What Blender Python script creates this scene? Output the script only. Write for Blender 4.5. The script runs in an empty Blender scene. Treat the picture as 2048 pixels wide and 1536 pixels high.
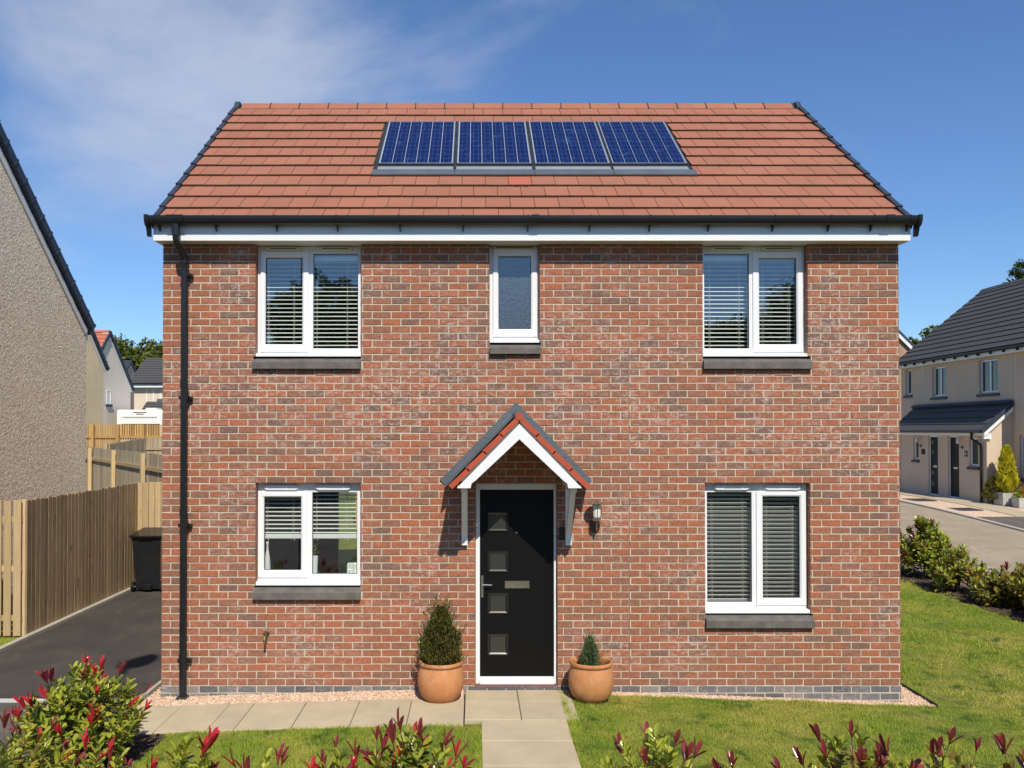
import bpy, math, random
import numpy as np
from mathutils import Vector, Matrix, Euler
random.seed(7); rng = np.random.default_rng(7)
SC = bpy.context.scene; COL = SC.collection; R = math.radians; PI = math.pi

# ------------------------------------------------------------------ camera
cam_d = bpy.data.cameras.new('camera'); cam = bpy.data.objects.new('camera', cam_d); COL.objects.link(cam)
cam.location = (0, -10.2, 3.05); cam.rotation_euler = (R(90.75), 0, 0)
cam_d.sensor_width = 36; cam_d.lens = 1734 / 2048 * 36
cam_d.shift_x = (1024 - 950) / 2048; cam_d.shift_y = (837.3 - 768) / 2048
cam_d.clip_start = .1; cam_d.clip_end = 2000
SC.camera = cam

# ------------------------------------------------------------------ light
SUN = Vector((.195, -1, 1.07)).normalized()          # towards the sun
elev = math.asin(SUN.z)
W = bpy.data.worlds.new('World'); SC.world = W; W.use_nodes = True
nt = W.node_tree; nt.nodes.clear()
def N(tree, typ, **kw):
    n = tree.nodes.new(typ)
    for k, v in kw.items():
        if k.startswith('i_'): n.inputs[k[2:].replace('_', ' ')].default_value = v
        else: setattr(n, k, v)
    return n
sky = N(nt, 'ShaderNodeTexSky', sky_type='NISHITA', sun_disc=False)
sky.sun_elevation = elev; sky.sun_rotation = math.atan2(SUN.x, SUN.y)
sky.altitude = 50; sky.air_density = 1.0; sky.dust_density = .1; sky.ozone_density = 3.0
hs = N(nt, 'ShaderNodeMixRGB', blend_type='MULTIPLY'); hs.inputs[0].default_value = 1; hs.inputs[2].default_value = (.76, .97, 1.22, 1)
nt.links.new(sky.outputs[0], hs.inputs[1])
tc = N(nt, 'ShaderNodeTexCoord')
mp = N(nt, 'ShaderNodeMapping'); mp.inputs['Scale'].default_value = (1, 1, 2.2)
mp.inputs['Rotation'].default_value = (0, R(22), 0)
mp.inputs['Location'].default_value = (.35, .1, .7)
nt.links.new(tc.outputs['Generated'], mp.inputs[0])
nz = N(nt, 'ShaderNodeTexNoise'); nz.inputs['Scale'].default_value = 3.2; nz.inputs['Detail'].default_value = 7; nz.inputs['Roughness'].default_value = .55; nz.inputs['Distortion'].default_value = .35
nt.links.new(mp.outputs[0], nz.inputs['Vector'])
dt = N(nt, 'ShaderNodeVectorMath', operation='DOT_PRODUCT')
cdir = Vector((-.30, 1, .60)).normalized(); dt.inputs[1].default_value = cdir
nt.links.new(tc.outputs['Generated'], dt.inputs[0])
mr = N(nt, 'ShaderNodeMapRange', interpolation_type='SMOOTHSTEP'); mr.inputs[1].default_value = .918; mr.inputs[2].default_value = .99
mr.inputs[3].default_value = -.16; mr.inputs[4].default_value = .20
nt.links.new(dt.outputs['Value'], mr.inputs[0])
ad = N(nt, 'ShaderNodeMath', operation='ADD'); nt.links.new(nz.outputs[0], ad.inputs[0]); nt.links.new(mr.outputs[0], ad.inputs[1])
mr2 = N(nt, 'ShaderNodeMapRange', interpolation_type='SMOOTHSTEP'); mr2.inputs[1].default_value = .42; mr2.inputs[2].default_value = .86
mr2.inputs[3].default_value = 0; mr2.inputs[4].default_value = .72
nt.links.new(ad.outputs[0], mr2.inputs[0])
mx = N(nt, 'ShaderNodeMixRGB'); mx.inputs[2].default_value = (5.6, 6.1, 7.2, 1)
nt.links.new(mr2.outputs[0], mx.inputs[0]); nt.links.new(hs.outputs[0], mx.inputs[1])
bg = N(nt, 'ShaderNodeBackground'); bg.inputs['Strength'].default_value = .108
out = N(nt, 'ShaderNodeOutputWorld')
nt.links.new(mx.outputs[0], bg.inputs[0]); nt.links.new(bg.outputs[0], out.inputs[0])
sd = bpy.data.lights.new('sun', 'SUN'); sd.energy = 5.0; sd.angle = R(.53); sd.color = (1, .925, .79)
so = bpy.data.objects.new('sun', sd); COL.objects.link(so); so.rotation_euler = (-SUN).to_track_quat('-Z', 'Y').to_euler()
so.location = (3, -15, 20)
SC.view_settings.view_transform = 'Standard'; SC.view_settings.look = 'None'
SC.view_settings.exposure = 0; SC.view_settings.gamma = 1; SC.view_settings.use_curve_mapping = False
SC.render.engine = 'CYCLES'
SC.cycles.max_bounces = 6; SC.cycles.transparent_max_bounces = 12; SC.cycles.caustics_reflective = False; SC.cycles.caustics_refractive = False
SC.cycles.use_denoising = True

# ------------------------------------------------------------------ helpers
WLOC = {}
def wl(o): return WLOC.get(o.name, Vector((0, 0, 0)))
def props(o, label=None, cat=None, group=None, kind=None):
    if label: o['label'] = label
    if cat: o['category'] = cat
    if group: o['group'] = group
    if kind: o['kind'] = kind
    return o
def thing(name, label, cat, loc, group=None, kind=None):
    o = bpy.data.objects.new(name, None); COL.objects.link(o); o.location = loc; o.empty_display_size = .1
    WLOC[o.name] = Vector(loc); return props(o, label, cat, group, kind)
def place(o, parent, world):
    world = Vector(world)
    if parent: o.parent = parent; o.location = world - wl(parent)
    else: o.location = world
    WLOC[o.name] = world
    return o
class MB:
    def __init__(s): s.v = []; s.f = []; s.mi = []; s.m = 0
    def add(s, vs, fs):
        b = len(s.v); s.v.extend([tuple(v) for v in vs]); s.f.extend([tuple(i + b for i in f) for f in fs]); s.mi.extend([s.m] * len(fs)); return s
    def box(s, x0, x1, y0, y1, z0, z1):
        return s.add([(x0,y0,z0),(x1,y0,z0),(x1,y1,z0),(x0,y1,z0),(x0,y0,z1),(x1,y0,z1),(x1,y1,z1),(x0,y1,z1)],
                     [(0,3,2,1),(4,5,6,7),(0,1,5,4),(1,2,6,5),(2,3,7,6),(3,0,4,7)])
    def cbox(s, x0, x1, y0, y1, z0, z1, c):              # box whose edges are chamfered
        vs = []; 
        for z, e in ((z0, c), (z0 + c, 0), (z1 - c, 0), (z1, c)):
            a0, a1, b0, b1 = x0 + e, x1 - e, y0 + e, y1 - e
            vs += [(a0+c,b0,z),(a1-c,b0,z),(a1,b0+c,z),(a1,b1-c,z),(a1-c,b1,z),(a0+c,b1,z),(a0,b1-c,z),(a0,b0+c,z)]
        fs = [tuple(reversed(range(8))), tuple(range(24, 32))]
        for r in range(3):
            for i in range(8): j = (i + 1) % 8; fs.append((r*8+i, r*8+j, r*8+8+j, r*8+8+i))
        return s.add(vs, fs)
    def obox(s, o, a, b, c):                              # corner + three edge vectors
        o, a, b, c = Vector(o), Vector(a), Vector(b), Vector(c)
        return s.add([o, o+a, o+a+b, o+b, o+c, o+a+c, o+a+b+c, o+b+c], [(0,3,2,1),(4,5,6,7),(0,1,5,4),(1,2,6,5),(2,3,7,6),(3,0,4,7)])
    def prism(s, poly, axis, a0, a1):                     # poly in the other two axes
        n = len(poly)
        def P(p, a): return {'x': (a, p[0], p[1]), 'y': (p[0], a, p[1]), 'z': (p[0], p[1], a)}[axis]
        vs = [P(p, a0) for p in poly] + [P(p, a1) for p in poly]
        fs = [tuple(range(n)), tuple(reversed(range(n, 2*n)))] + [(i, i+n, (i+1) % n + n, (i+1) % n) for i in range(n)]
        return s.add(vs, fs)
    def tube(s, pts, r, seg=12, cap=True):
        pts = [Vector(p) for p in pts]; rs = r if isinstance(r, (list, tuple)) else [r] * len(pts)
        up = None; rings = []
        for i, p in enumerate(pts):
            d = (pts[min(i+1, len(pts)-1)] - pts[max(i-1, 0)]).normalized()
            if up is None: up = Vector((0, 0, 1)) if abs(d.z) < .9 else Vector((0, 1, 0))
            u = d.cross(up).normalized(); w = u.cross(d).normalized(); up = w
            rings.append([p + (u * math.cos(2*PI*k/seg) + w * math.sin(2*PI*k/seg)) * rs[i] for k in range(seg)])
        vs = [q for rr in rings for q in rr]; fs = []
        for i in range(len(pts) - 1):
            for k in range(seg): j = (k + 1) % seg; fs.append((i*seg+k, i*seg+j, (i+1)*seg+j, (i+1)*seg+k))
        if cap: fs += [tuple(reversed(range(seg))), tuple(range((len(pts)-1)*seg, len(pts)*seg))]
        return s.add(vs, fs)
    def lathe(s, prof, c, seg=32, cap=True):
        vs = [(c[0] + r*math.cos(2*PI*k/seg), c[1] + r*math.sin(2*PI*k/seg), c[2] + z) for r, z in prof for k in range(seg)]
        fs = [(i*seg+k, i*seg+(k+1) % seg, (i+1)*seg+(k+1) % seg, (i+1)*seg+k) for i in range(len(prof)-1) for k in range(seg)]
        if cap: fs += [tuple(reversed(range(seg))), tuple(range((len(prof)-1)*seg, len(prof)*seg))]
        return s.add(vs, fs)
    def build(s, name, mats, parent=None, origin=None, smooth=False):
        me = bpy.data.meshes.new(name)
        org = Vector(origin) if origin is not None else (wl(parent) if parent else Vector((0, 0, 0)))
        me.from_pydata([(v[0]-org.x, v[1]-org.y, v[2]-org.z) for v in s.v], [], s.f)
        if not isinstance(mats, (list, tuple)): mats = [mats]
        for m in mats: me.materials.append(m)
        if len(mats) > 1: me.polygons.foreach_set('material_index', s.mi)
        if smooth: me.polygons.foreach_set('use_smooth', [True] * len(me.polygons))
        me.update()
        o = bpy.data.objects.new(name, me); COL.objects.link(o)
        return place(o, parent, org)
def inst(name, me, parent, world, rot=None, scale=None):
    o = bpy.data.objects.new(name, me); COL.objects.link(o); place(o, parent, world)
    if rot is not None: o.rotation_euler = rot
    if scale is not None: o.scale = scale
    return o
def nmesh(name, verts, faces, mats, parent=None, mi=None, smooth=False, origin=None):   # numpy, all faces the same size
    me = bpy.data.meshes.new(name); k = faces.shape[1]
    org = Vector(origin) if origin is not None else (wl(parent) if parent else Vector((0, 0, 0)))
    v = np.asarray(verts, dtype=np.float32) - np.array(org, dtype=np.float32)
    me.vertices.add(len(v)); me.vertices.foreach_set('co', v.ravel())
    me.loops.add(faces.size); me.loops.foreach_set('vertex_index', faces.ravel().astype(np.int32))
    me.polygons.add(len(faces)); me.polygons.foreach_set('loop_start', np.arange(0, faces.size, k, dtype=np.int32))
    for m in (mats if isinstance(mats, (list, tuple)) else [mats]): me.materials.append(m)
    if mi is not None: me.polygons.foreach_set('material_index', mi.astype(np.int32))
    if smooth: me.polygons.foreach_set('use_smooth', np.ones(len(faces), dtype=bool))
    me.update(calc_edges=True); me.validate()
    if name == 'mesh_only': return me
    o = bpy.data.objects.new(name, me); COL.objects.link(o); return place(o, parent, org)
def autosmooth(o, ang=35):
    me = o.data; me.polygons.foreach_set('use_smooth', [True]*len(me.polygons))
    try: me.set_sharp_from_angle(angle=R(ang))
    except Exception: pass
    return o

# ------------------------------------------------------------------ materials
def newmat(name):
    m = bpy.data.materials.new(name); m.use_nodes = True; t = m.node_tree; b = t.nodes['Principled BSDF']; return m, t, b
def pos(t): return N(t, 'ShaderNodeNewGeometry').outputs['Position']
def noise(t, vec, scale, detail=4, rough=.55, dist=0):
    n = N(t, 'ShaderNodeTexNoise'); n.inputs['Scale'].default_value = scale; n.inputs['Detail'].default_value = detail; n.inputs['Roughness'].default_value = rough; n.inputs['Distortion'].default_value = dist
    t.links.new(vec, n.inputs['Vector']); return n.outputs[0]
def ramp(t, fac, stops, interp='LINEAR'):
    r = N(t, 'ShaderNodeValToRGB'); cr = r.color_ramp; cr.interpolation = interp
    while len(cr.elements) < len(stops): cr.elements.new(.5)
    for e, (p, c) in zip(cr.elements, stops): e.position = p; e.color = (*c, 1) if len(c) == 3 else c
    t.links.new(fac, r.inputs[0]); return r.outputs[0]
def mixc(t, fac, a, b, typ='MIX'):
    m = N(t, 'ShaderNodeMixRGB', blend_type=typ)
    for i, v in ((0, fac), (1, a), (2, b)):
        if isinstance(v, (int, float)): m.inputs[i].default_value = v if i == 0 else (v, v, v, 1)
        elif isinstance(v, tuple): m.inputs[i].default_value = (*v, 1)
        else: t.links.new(v, m.inputs[i])
    return m.outputs[0]
def math_(t, op, a, b=None, c=None):
    m = N(t, 'ShaderNodeMath', operation=op)
    for i, v in enumerate((a, b, c)):
        if v is None: continue
        if isinstance(v, (int, float)): m.inputs[i].default_value = v
        else: t.links.new(v, m.inputs[i])
    return m.outputs[0]
def scalevec(t, vec, s):
    m = N(t, 'ShaderNodeMapping'); m.inputs['Scale'].default_value = s; t.links.new(vec, m.inputs[0]); return m.outputs[0]
def bump(t, b, h, strength=.3, dist=.01):
    n = N(t, 'ShaderNodeBump'); n.inputs['Strength'].default_value = strength; n.inputs['Distance'].default_value = dist
    t.links.new(h, n.inputs['Height']); t.links.new(n.outputs[0], b.inputs['Normal'])
def mat(name, c, rough=.6, var=.12, vscale=6, bumps=0, bscale=60, bdist=.004, metal=0, spec=.5, c2=None, stretch=None, objrand=0):
    m, t, b = newmat(name); p = pos(t)
    if stretch: p = scalevec(t, p, stretch)
    f = noise(t, p, vscale, 5)
    lo = tuple(x * (1 - var) for x in c); hi = c2 or tuple(min(1, x * (1 + var)) for x in c)
    col = ramp(t, f, [(.3, lo), (.7, hi)])
    if objrand:
        oi = N(t, 'ShaderNodeObjectInfo'); v = math_(t, 'MULTIPLY_ADD', oi.outputs['Random'], 2*objrand, 1-objrand)
        col = mixc(t, 1, col, v, 'MULTIPLY')
    t.links.new(col, b.inputs['Base Color'])
    b.inputs['Roughness'].default_value = rough; b.inputs['Metallic'].default_value = metal
    b.inputs['Specular IOR Level'].default_value = spec
    if bumps: bump(t, b, noise(t, p, bscale, 3), bumps, bdist)
    return m
M = {}
BC, BZ0, BM, BX0 = .0845, -.0245, .225, -3.68           # brick course height, first bed, module, corner
def brick_mat(name, plinth=False, pale=False):
    m, t, b = newmat(name); p = pos(t)
    sx = N(t, 'ShaderNodeSeparateXYZ'); t.links.new(p, sx.inputs[0])
    iz = math_(t, 'FLOOR', math_(t, 'DIVIDE', math_(t, 'SUBTRACT', sx.outputs[2], BZ0), BC))
    par = math_(t, 'MULTIPLY', math_(t, 'MODULO', math_(t, 'ADD', iz, 40), 2), .5)
    gN = N(t, 'ShaderNodeNewGeometry')
    u = math_(t, 'ADD', math_(t, 'DIVIDE', math_(t, 'SUBTRACT', math_(t, 'ADD', sx.outputs[0], sx.outputs[1]), BX0), BM), par)
    ix = math_(t, 'FLOOR', u)
    cb = N(t, 'ShaderNodeCombineXYZ'); t.links.new(ix, cb.inputs[0]); t.links.new(iz, cb.inputs[1])
    wn = N(t, 'ShaderNodeTexWhiteNoise', noise_dimensions='2D'); t.links.new(cb.outputs[0], wn.inputs[0])
    off = N(t, 'ShaderNodeVectorMath', operation='MULTIPLY_ADD'); t.links.new(wn.outputs['Color'], off.inputs[0]); off.inputs[1].default_value = (7, 7, 7); t.links.new(p, off.inputs[2])
    q = off.outputs[0]; fine = noise(t, q, 34, 6, .65, .6); big = noise(t, q, 7, 3)
    if plinth: col = ramp(t, wn.outputs['Value'], [(0, (.085,.10,.125)), (.4, (.12,.14,.165)), (.8, (.17,.185,.20)), (.96, (.27,.25,.24))])
    elif pale: col = ramp(t, wn.outputs['Value'], [(0, (.30,.18,.12)), (.5, (.40,.25,.17)), (1, (.34,.20,.13))])
    else: col = ramp(t, wn.outputs['Value'], [(0, (.255,.122,.078)), (.2, (.275,.120,.072)), (.4, (.30,.12,.067)), (.65, (.33,.122,.065)), (.88, (.365,.127,.065)), (1, (.315,.14,.088))])
    if not plinth and not pale:                          # fire marks: browner and greyer bricks, commoner higher up
        wn2 = N(t, 'ShaderNodeTexWhiteNoise', noise_dimensions='3D'); t.links.new(cb.outputs[0], wn2.inputs[0])
        up = math_(t, 'MINIMUM', math_(t, 'MULTIPLY', math_(t, 'MAXIMUM', math_(t, 'SUBTRACT', sx.outputs[2], 1.2), 0), .06), .12)
        th = math_(t, 'ADD', math_(t, 'MULTIPLY_ADD', noise(t, p, .7, 3), .75, -.33), up)
        k = math_(t, 'LESS_THAN', wn2.outputs['Value'], th)
        col = mixc(t, math_(t, 'MULTIPLY', k, math_(t, 'MULTIPLY_ADD', big, .6, .42)), col, (.17, .108, .083))
    v = math_(t, 'MULTIPLY_ADD', fine, 1.5, .26)
    col = mixc(t, 1, col, v, 'MULTIPLY')
    # lime bloom left on the faces, in loose patches
    band = math_(t, 'MULTIPLY', math_(t, 'SUBTRACT', 1, math_(t, 'MINIMUM', math_(t, 'ABSOLUTE', math_(t, 'MULTIPLY', math_(t, 'SUBTRACT', sx.outputs[2], 3.5), 1.1)), 1)), .13)
    patch = math_(t, 'ADD', noise(t, p, 1.3, 4, .6), band); sm = noise(t, scalevec(t, q, (1, 1, 1.8)), 16, 5, .7, .8)
    e = math_(t, 'MULTIPLY', ramp(t, patch, [(.46, (0,0,0)), (.64, (1,1,1))]), ramp(t, sm, [(.49, (0,0,0)), (.64, (1,1,1))]))
    e2 = math_(t, 'ADD', math_(t, 'MULTIPLY', e, .55), math_(t, 'MULTIPLY', ramp(t, sm, [(.63, (0,0,0)), (.74, (1,1,1))]), .28))
    col = mixc(t, e2, col, (.60,.50,.46))
    low = math_(t, 'MINIMUM', math_(t, 'MAXIMUM', math_(t, 'MULTIPLY_ADD', sx.outputs[2], -2.0, 1.0), 0), 1)      # splashed soil near the ground
    col = mixc(t, math_(t, 'MULTIPLY', math_(t, 'MULTIPLY', low, noise(t, p, 5, 5, .7)), .55), col, (.17,.12,.085))
    t.links.new(col, b.inputs['Base Color']); b.inputs['Roughness'].default_value = .85; b.inputs['Specular IOR Level'].default_value = .25
    bump(t, b, math_(t, 'ADD', fine, math_(t, 'MULTIPLY', noise(t, q, 110, 3), .4)), .55, .006)
    return m
M['brick'] = brick_mat('clay_brick'); M['plinth'] = brick_mat('blue_brick', True); M['brick_pale'] = brick_mat('buff_brick', pale=True)
M['mortar'] = mat('mortar', (.53,.465,.37), .95, .16, 9, .4, 160, .003, spec=.1)
M['upvc'] = mat('white_upvc', (.80,.81,.82), .28, .01, 2, c2=(.82,.83,.835))
M['fascia'] = mat('white_fascia', (.78,.79,.80), .35, .02, 3)
M['soffit'] = mat('soffit_board', (.70,.69,.62), .5, .03, 3)
M['sill'] = mat('cast_stone', (.125,.113,.10), .85, .25, 9, .35, 120, .003)
M['black'] = mat('black_plastic', (.012,.013,.015), .32, .2, 4)
M['bolt'] = mat('zinc', (.35,.36,.38), .35, .1, 20, metal=.8)
M['lamp_paint'] = mat('grey_lamp_paint', (.20,.205,.20), .55, .12, 6)
M['steel'] = mat('brushed_steel', (.62,.61,.58), .22, .06, 30, metal=1)
M['darksteel'] = mat('dark_steel', (.10,.095,.08), .3, .1, 20, metal=.9)
M['navy'] = mat('dark_verge', (.028,.040,.062), .55, .15, 5, .15, 60)
M['lead'] = mat('lead_flashing', (.115,.135,.155), .5, .14, 4, .2, 30, .004, metal=.25)
M['alu'] = mat('pale_aluminium', (.50,.55,.60), .38, .08, 6, metal=.6)
M['darkalu'] = mat('dark_aluminium', (.06,.065,.07), .4, .1, 6, metal=.5)
M['cream'] = mat('cream_plastic', (.70,.67,.56), .45, .03, 4)
M['redtrim'] = mat('red_verge', (.42,.075,.03), .5, .12, 7, .1, 50)
M['slat'] = mat('blind_slat', (.84,.85,.82), .4, .02, 2)
M['cord'] = mat('blind_cord', (.68,.66,.58), .7, .05, 20)
M['cordgrey'] = mat('grey_cord', (.16,.17,.19), .7, .05, 20)
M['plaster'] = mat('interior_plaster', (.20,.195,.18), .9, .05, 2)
M['terracotta'] = mat('terracotta', (.52,.21,.075), .75, .13, 5, .2, 40, .003, c2=(.60,.28,.115))
M['soil'] = mat('soil', (.085,.058,.04), .95, .5, 14, .9, 30, .03)
def terra():
    m, t, b = newmat('terracotta'); p = pos(t); f = noise(t, p, 4, 5, .6); col = ramp(t, f, [(.3, (.46,.18,.062)), (.7, (.58,.265,.105))])
    s1 = ramp(t, noise(t, scalevec(t, p, (1, 1, .6)), 9, 6, .7, .6), [(.52, (0,0,0)), (.72, (1,1,1))]); col = mixc(t, math_(t, 'MULTIPLY', s1, .32), col, (.62,.47,.34))
    s2 = ramp(t, noise(t, p, 6, 6, .7, 1), [(.58, (0,0,0)), (.70, (1,1,1))]); col = mixc(t, math_(t, 'MULTIPLY', s2, .35), col, (.22,.10,.045))
    t.links.new(col, b.inputs['Base Color']); b.inputs['Roughness'].default_value = .8; bump(t, b, noise(t, p, 45, 4), .25, .004); return m
M['terracotta'] = terra()
M['compost'] = mat('compost', (.035,.024,.017), .95, .4, 30, .8, 40, .02)
M['kerb'] = mat('concrete_kerb', (.42,.385,.32), .9, .12, 8, .3, 80)
M['step'] = mat('red_brown_step', (.20,.085,.07), .7, .15, 12)
M['sealant'] = mat('joint_sealant', (.22,.10,.075), .8, .15, 12)
M['caravan'] = mat('white_grp', (.80,.80,.79), .3, .02, 2)
M['brass'] = mat('old_brass', (.34,.25,.12), .4, .2, 40, metal=.9)
M['bark'] = mat('bark', (.10,.07,.05), .9, .3, 14, .6, 30, .02)
M['stem'] = mat('shrub_stem', (.13,.075,.05), .7, .2, 20)
M['glassy_white'] = mat('opal_glass', (.78,.76,.68), .3, .02, 5)
M['drain'] = mat('pale_drain', (.55,.55,.53), .6, .08, 20)
M['slot'] = mat('shadow_gap', (.03,.03,.03), .9, .1, 5)
def tile_mat(name, c, grime=.12):
    m, t, b = newmat(name); p = pos(t); oi = N(t, 'ShaderNodeObjectInfo')
    f = noise(t, p, 1.7, 5, .6); g = noise(t, p, 260, 2, .7)
    col = ramp(t, f, [(.3, tuple(x*.93 for x in c)), (.7, tuple(x*1.07 for x in c))])
    col = mixc(t, 1, col, math_(t, 'MULTIPLY_ADD', oi.outputs['Random'], .09, .955), 'MULTIPLY')
    col = mixc(t, 1, col, math_(t, 'MULTIPLY_ADD', g, .5, .75), 'MULTIPLY')
    gm = ramp(t, noise(t, scalevec(t, p, (1, 1, .35)), 5.5, 6, .7), [(.52, (0,0,0)), (.78, (1,1,1))])
    col = mixc(t, math_(t, 'MULTIPLY', gm, grime), col, (.16,.12,.09))
    t.links.new(col, b.inputs['Base Color']); b.inputs['Roughness'].default_value = .8; b.inputs['Specular IOR Level'].default_value = .3
    bump(t, b, g, .25, .002); return m
M['tile'] = tile_mat('red_concrete_tile', (.325,.132,.082), .45)
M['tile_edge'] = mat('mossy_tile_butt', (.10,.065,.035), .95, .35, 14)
M['tile_vent'] = tile_mat('red_vent_tile', (.42,.125,.075), .3)
M['tile_dark'] = tile_mat('grey_concrete_tile', (.072,.072,.072), .2)
M['tile_dark2'] = tile_mat('charcoal_tile', (.05,.055,.06), .2)
M['tile_orange'] = tile_mat('orange_red_tile', (.46,.15,.09), .1)
def render_mat(name, c, c2, scale, strength, dist):
    m, t, b = newmat(name); p = pos(t)
    n = noise(t, p, scale, 3, .6, .9); l = noise(t, p, .8, 3)
    col = ramp(t, n, [(.36, c), (.60, c2)]); col = mixc(t, 1, col, math_(t, 'MULTIPLY_ADD', l, .24, .88), 'MULTIPLY')
    t.links.new(col, b.inputs['Base Color']); b.inputs['Roughness'].default_value = .95; b.inputs['Specular IOR Level'].default_value = .15
    bump(t, b, n, strength, dist); return m
M['roughcast'] = render_mat('roughcast', (.66,.49,.34), (.98,.85,.66), 24, .8, .03)
M['harl_tan'] = render_mat('tan_harling', (.84,.60,.36), (.95,.75,.49), 18, .35, .015)
M['harl_grey'] = render_mat('grey_harling', (.70,.60,.49), (.80,.71,.60), 16, .35, .015)
M['harl_beige'] = render_mat('beige_harling', (.54,.42,.31), (.64,.52,.395), 40, .35, .012)
M['harl_cream'] = render_mat('cream_render', (.66,.53,.40), (.72,.60,.47), 10, .2, .01)
M['harl_white'] = render_mat('white_render', (.74,.70,.63), (.80,.77,.70), 10, .2, .01)
def asphalt(name, c, c2):
    m, t, b = newmat(name); p = pos(t); f = noise(t, p, .9, 6, .6, .4); g = noise(t, p, 220, 2, .7)
    col = ramp(t, f, [(.35, c), (.68, c2)]); col = mixc(t, 1, col, math_(t, 'MULTIPLY_ADD', g, 1.1, .45), 'MULTIPLY'); col = mixc(t, 1, col, math_(t, 'MULTIPLY_ADD', noise(t, p, 48, 3, .7), .8, .6), 'MULTIPLY')
    st = ramp(t, noise(t, scalevec(t, p, (1, .3, 1)), 2.3, 5, .7, 1.2), [(.56, (0,0,0)), (.75, (1,1,1))])
    col = mixc(t, math_(t, 'MULTIPLY', st, .35), col, tuple(min(1, x*1.8) for x in c2))
    t.links.new(col, b.inputs['Base Color']); b.inputs['Roughness'].default_value = .9; b.inputs['Specular IOR Level'].default_value = .25
    bump(t, b, g, .6, .006); return m
M['asphalt'] = asphalt('dark_asphalt', (.052,.046,.042), (.085,.074,.062))
M['asphalt2'] = asphalt('grey_asphalt', (.095,.086,.076), (.15,.135,.115))
M['road'] = asphalt('tan_road', (.31,.25,.175), (.39,.32,.225))
M['footway'] = asphalt('brown_footway', (.20,.155,.135), (.26,.205,.175))
def slab_mat(name, c):
    m, t, b = newmat(name); p = pos(t); f = noise(t, p, 2.2, 6, .65, .3); g = noise(t, p, 150, 3, .7); oi = N(t, 'ShaderNodeObjectInfo')
    col = ramp(t, f, [(.3, tuple(x*.85 for x in c)), (.7, tuple(x*1.06 for x in c))])
    col = mixc(t, 1, col, math_(t, 'MULTIPLY_ADD', oi.outputs['Random'], .10, .95), 'MULTIPLY')
    col = mixc(t, 1, col, math_(t, 'MULTIPLY_ADD', g, .4, .8), 'MULTIPLY')
    t.links.new(col, b.inputs['Base Color']); b.inputs['Roughness'].default_value = .85; bump(t, b, g, .35, .003); return m
M['slab'] = slab_mat('buff_paving', (.50,.42,.28))
def wood(name, c, c2, dark=.5):
    m, t, b = newmat(name); p = pos(t); oi = N(t, 'ShaderNodeObjectInfo')
    w = N(t, 'ShaderNodeVectorMath', operation='MULTIPLY_ADD'); cb = N(t, 'ShaderNodeCombineXYZ'); t.links.new(oi.outputs['Random'], cb.inputs[2]); t.links.new(cb.outputs[0], w.inputs[0]); w.inputs[1].default_value = (9,9,9); t.links.new(p, w.inputs[2])
    g = noise(t, scalevec(t, w.outputs[0], (30, 30, 1.6)), 1.6, 6, .65, .5); kn = noise(t, scalevec(t, w.outputs[0], (6, 6, 2.2)), 1.8, 3, .5)
    col = ramp(t, g, [(.28, c), (.7, c2)]); col = mixc(t, 1, col, math_(t, 'MULTIPLY_ADD', oi.outputs['Random'], .42, .76), 'MULTIPLY')
    col = mixc(t, math_(t, 'MULTIPLY', ramp(t, kn, [(.66, (0,0,0)), (.74, (1,1,1))]), .7), col, tuple(x*dark for x in c))
    t.links.new(col, b.inputs['Base Color']); b.inputs['Roughness'].default_value = .85; b.inputs['Specular IOR Level'].default_value = .2; bump(t, b, g, .4, .004); return m
M['fence'] = wood('weathered_larch', (.22,.15,.08), (.47,.35,.21))
M['fence_pale'] = wood('fresh_softwood', (.47,.33,.17), (.60,.46,.27))
M['fence_grey'] = wood('grey_softwood', (.33,.26,.175), (.46,.38,.27))
M['fence_gold'] = wood('golden_softwood', (.44,.25,.085), (.60,.38,.15))
def leafmat(name, c, c2, scale=3, rough=.35, tr=.25, spec=.5):
    m, t, b = newmat(name); p = pos(t); f = noise(t, p, scale, 4)
    oi = N(t, 'ShaderNodeObjectInfo')
    col = ramp(t, f, [(.32, c), (.68, c2)]); col = mixc(t, 1, col, math_(t, 'MULTIPLY_ADD', oi.outputs['Random'], .5, .75), 'MULTIPLY')
    t.links.new(col, b.inputs['Base Color']); b.inputs['Roughness'].default_value = rough; b.inputs['Specular IOR Level'].default_value = spec
    tl = N(t, 'ShaderNodeBsdfTranslucent'); t.links.new(mixc(t, 1, col, (1.2, 1.25, .7), 'MULTIPLY'), tl.inputs[0])
    ms = N(t, 'ShaderNodeMixShader'); ms.inputs[0].default_value = tr
    t.links.new(b.outputs[0], ms.inputs[1]); t.links.new(tl.outputs[0], ms.inputs[2]); t.links.new(ms.outputs[0], t.nodes['Material Output'].inputs[0]); return m
M['leaf_g'] = leafmat('photinia_green', (.22,.27,.025), (.46,.47,.06), 9, .28)
M['leaf_d'] = leafmat('photinia_dark', (.075,.12,.018), (.17,.22,.035), 9, .25, .15)
M['leaf_r'] = leafmat('photinia_red', (.38,.014,.028), (.58,.045,.06), 12, .22, .2, .6)
M['leaf_m'] = leafmat('photinia_maroon', (.17,.022,.03), (.28,.05,.05), 12, .22, .2, .6)
M['leaf_y'] = leafmat('photinia_amber', (.50,.30,.03), (.42,.36,.05), 12, .3)
M['leaf_b'] = leafmat('photinia_bronze', (.20,.12,.03), (.28,.22,.045), 9, .3)
M['tree_g'] = leafmat('tree_leaf', (.035,.06,.012), (.10,.135,.025), .9, .6, .2, .2)
M['tree_y'] = leafmat('tree_leaf_pale', (.09,.10,.015), (.17,.17,.03), .9, .6, .2, .2)
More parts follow.
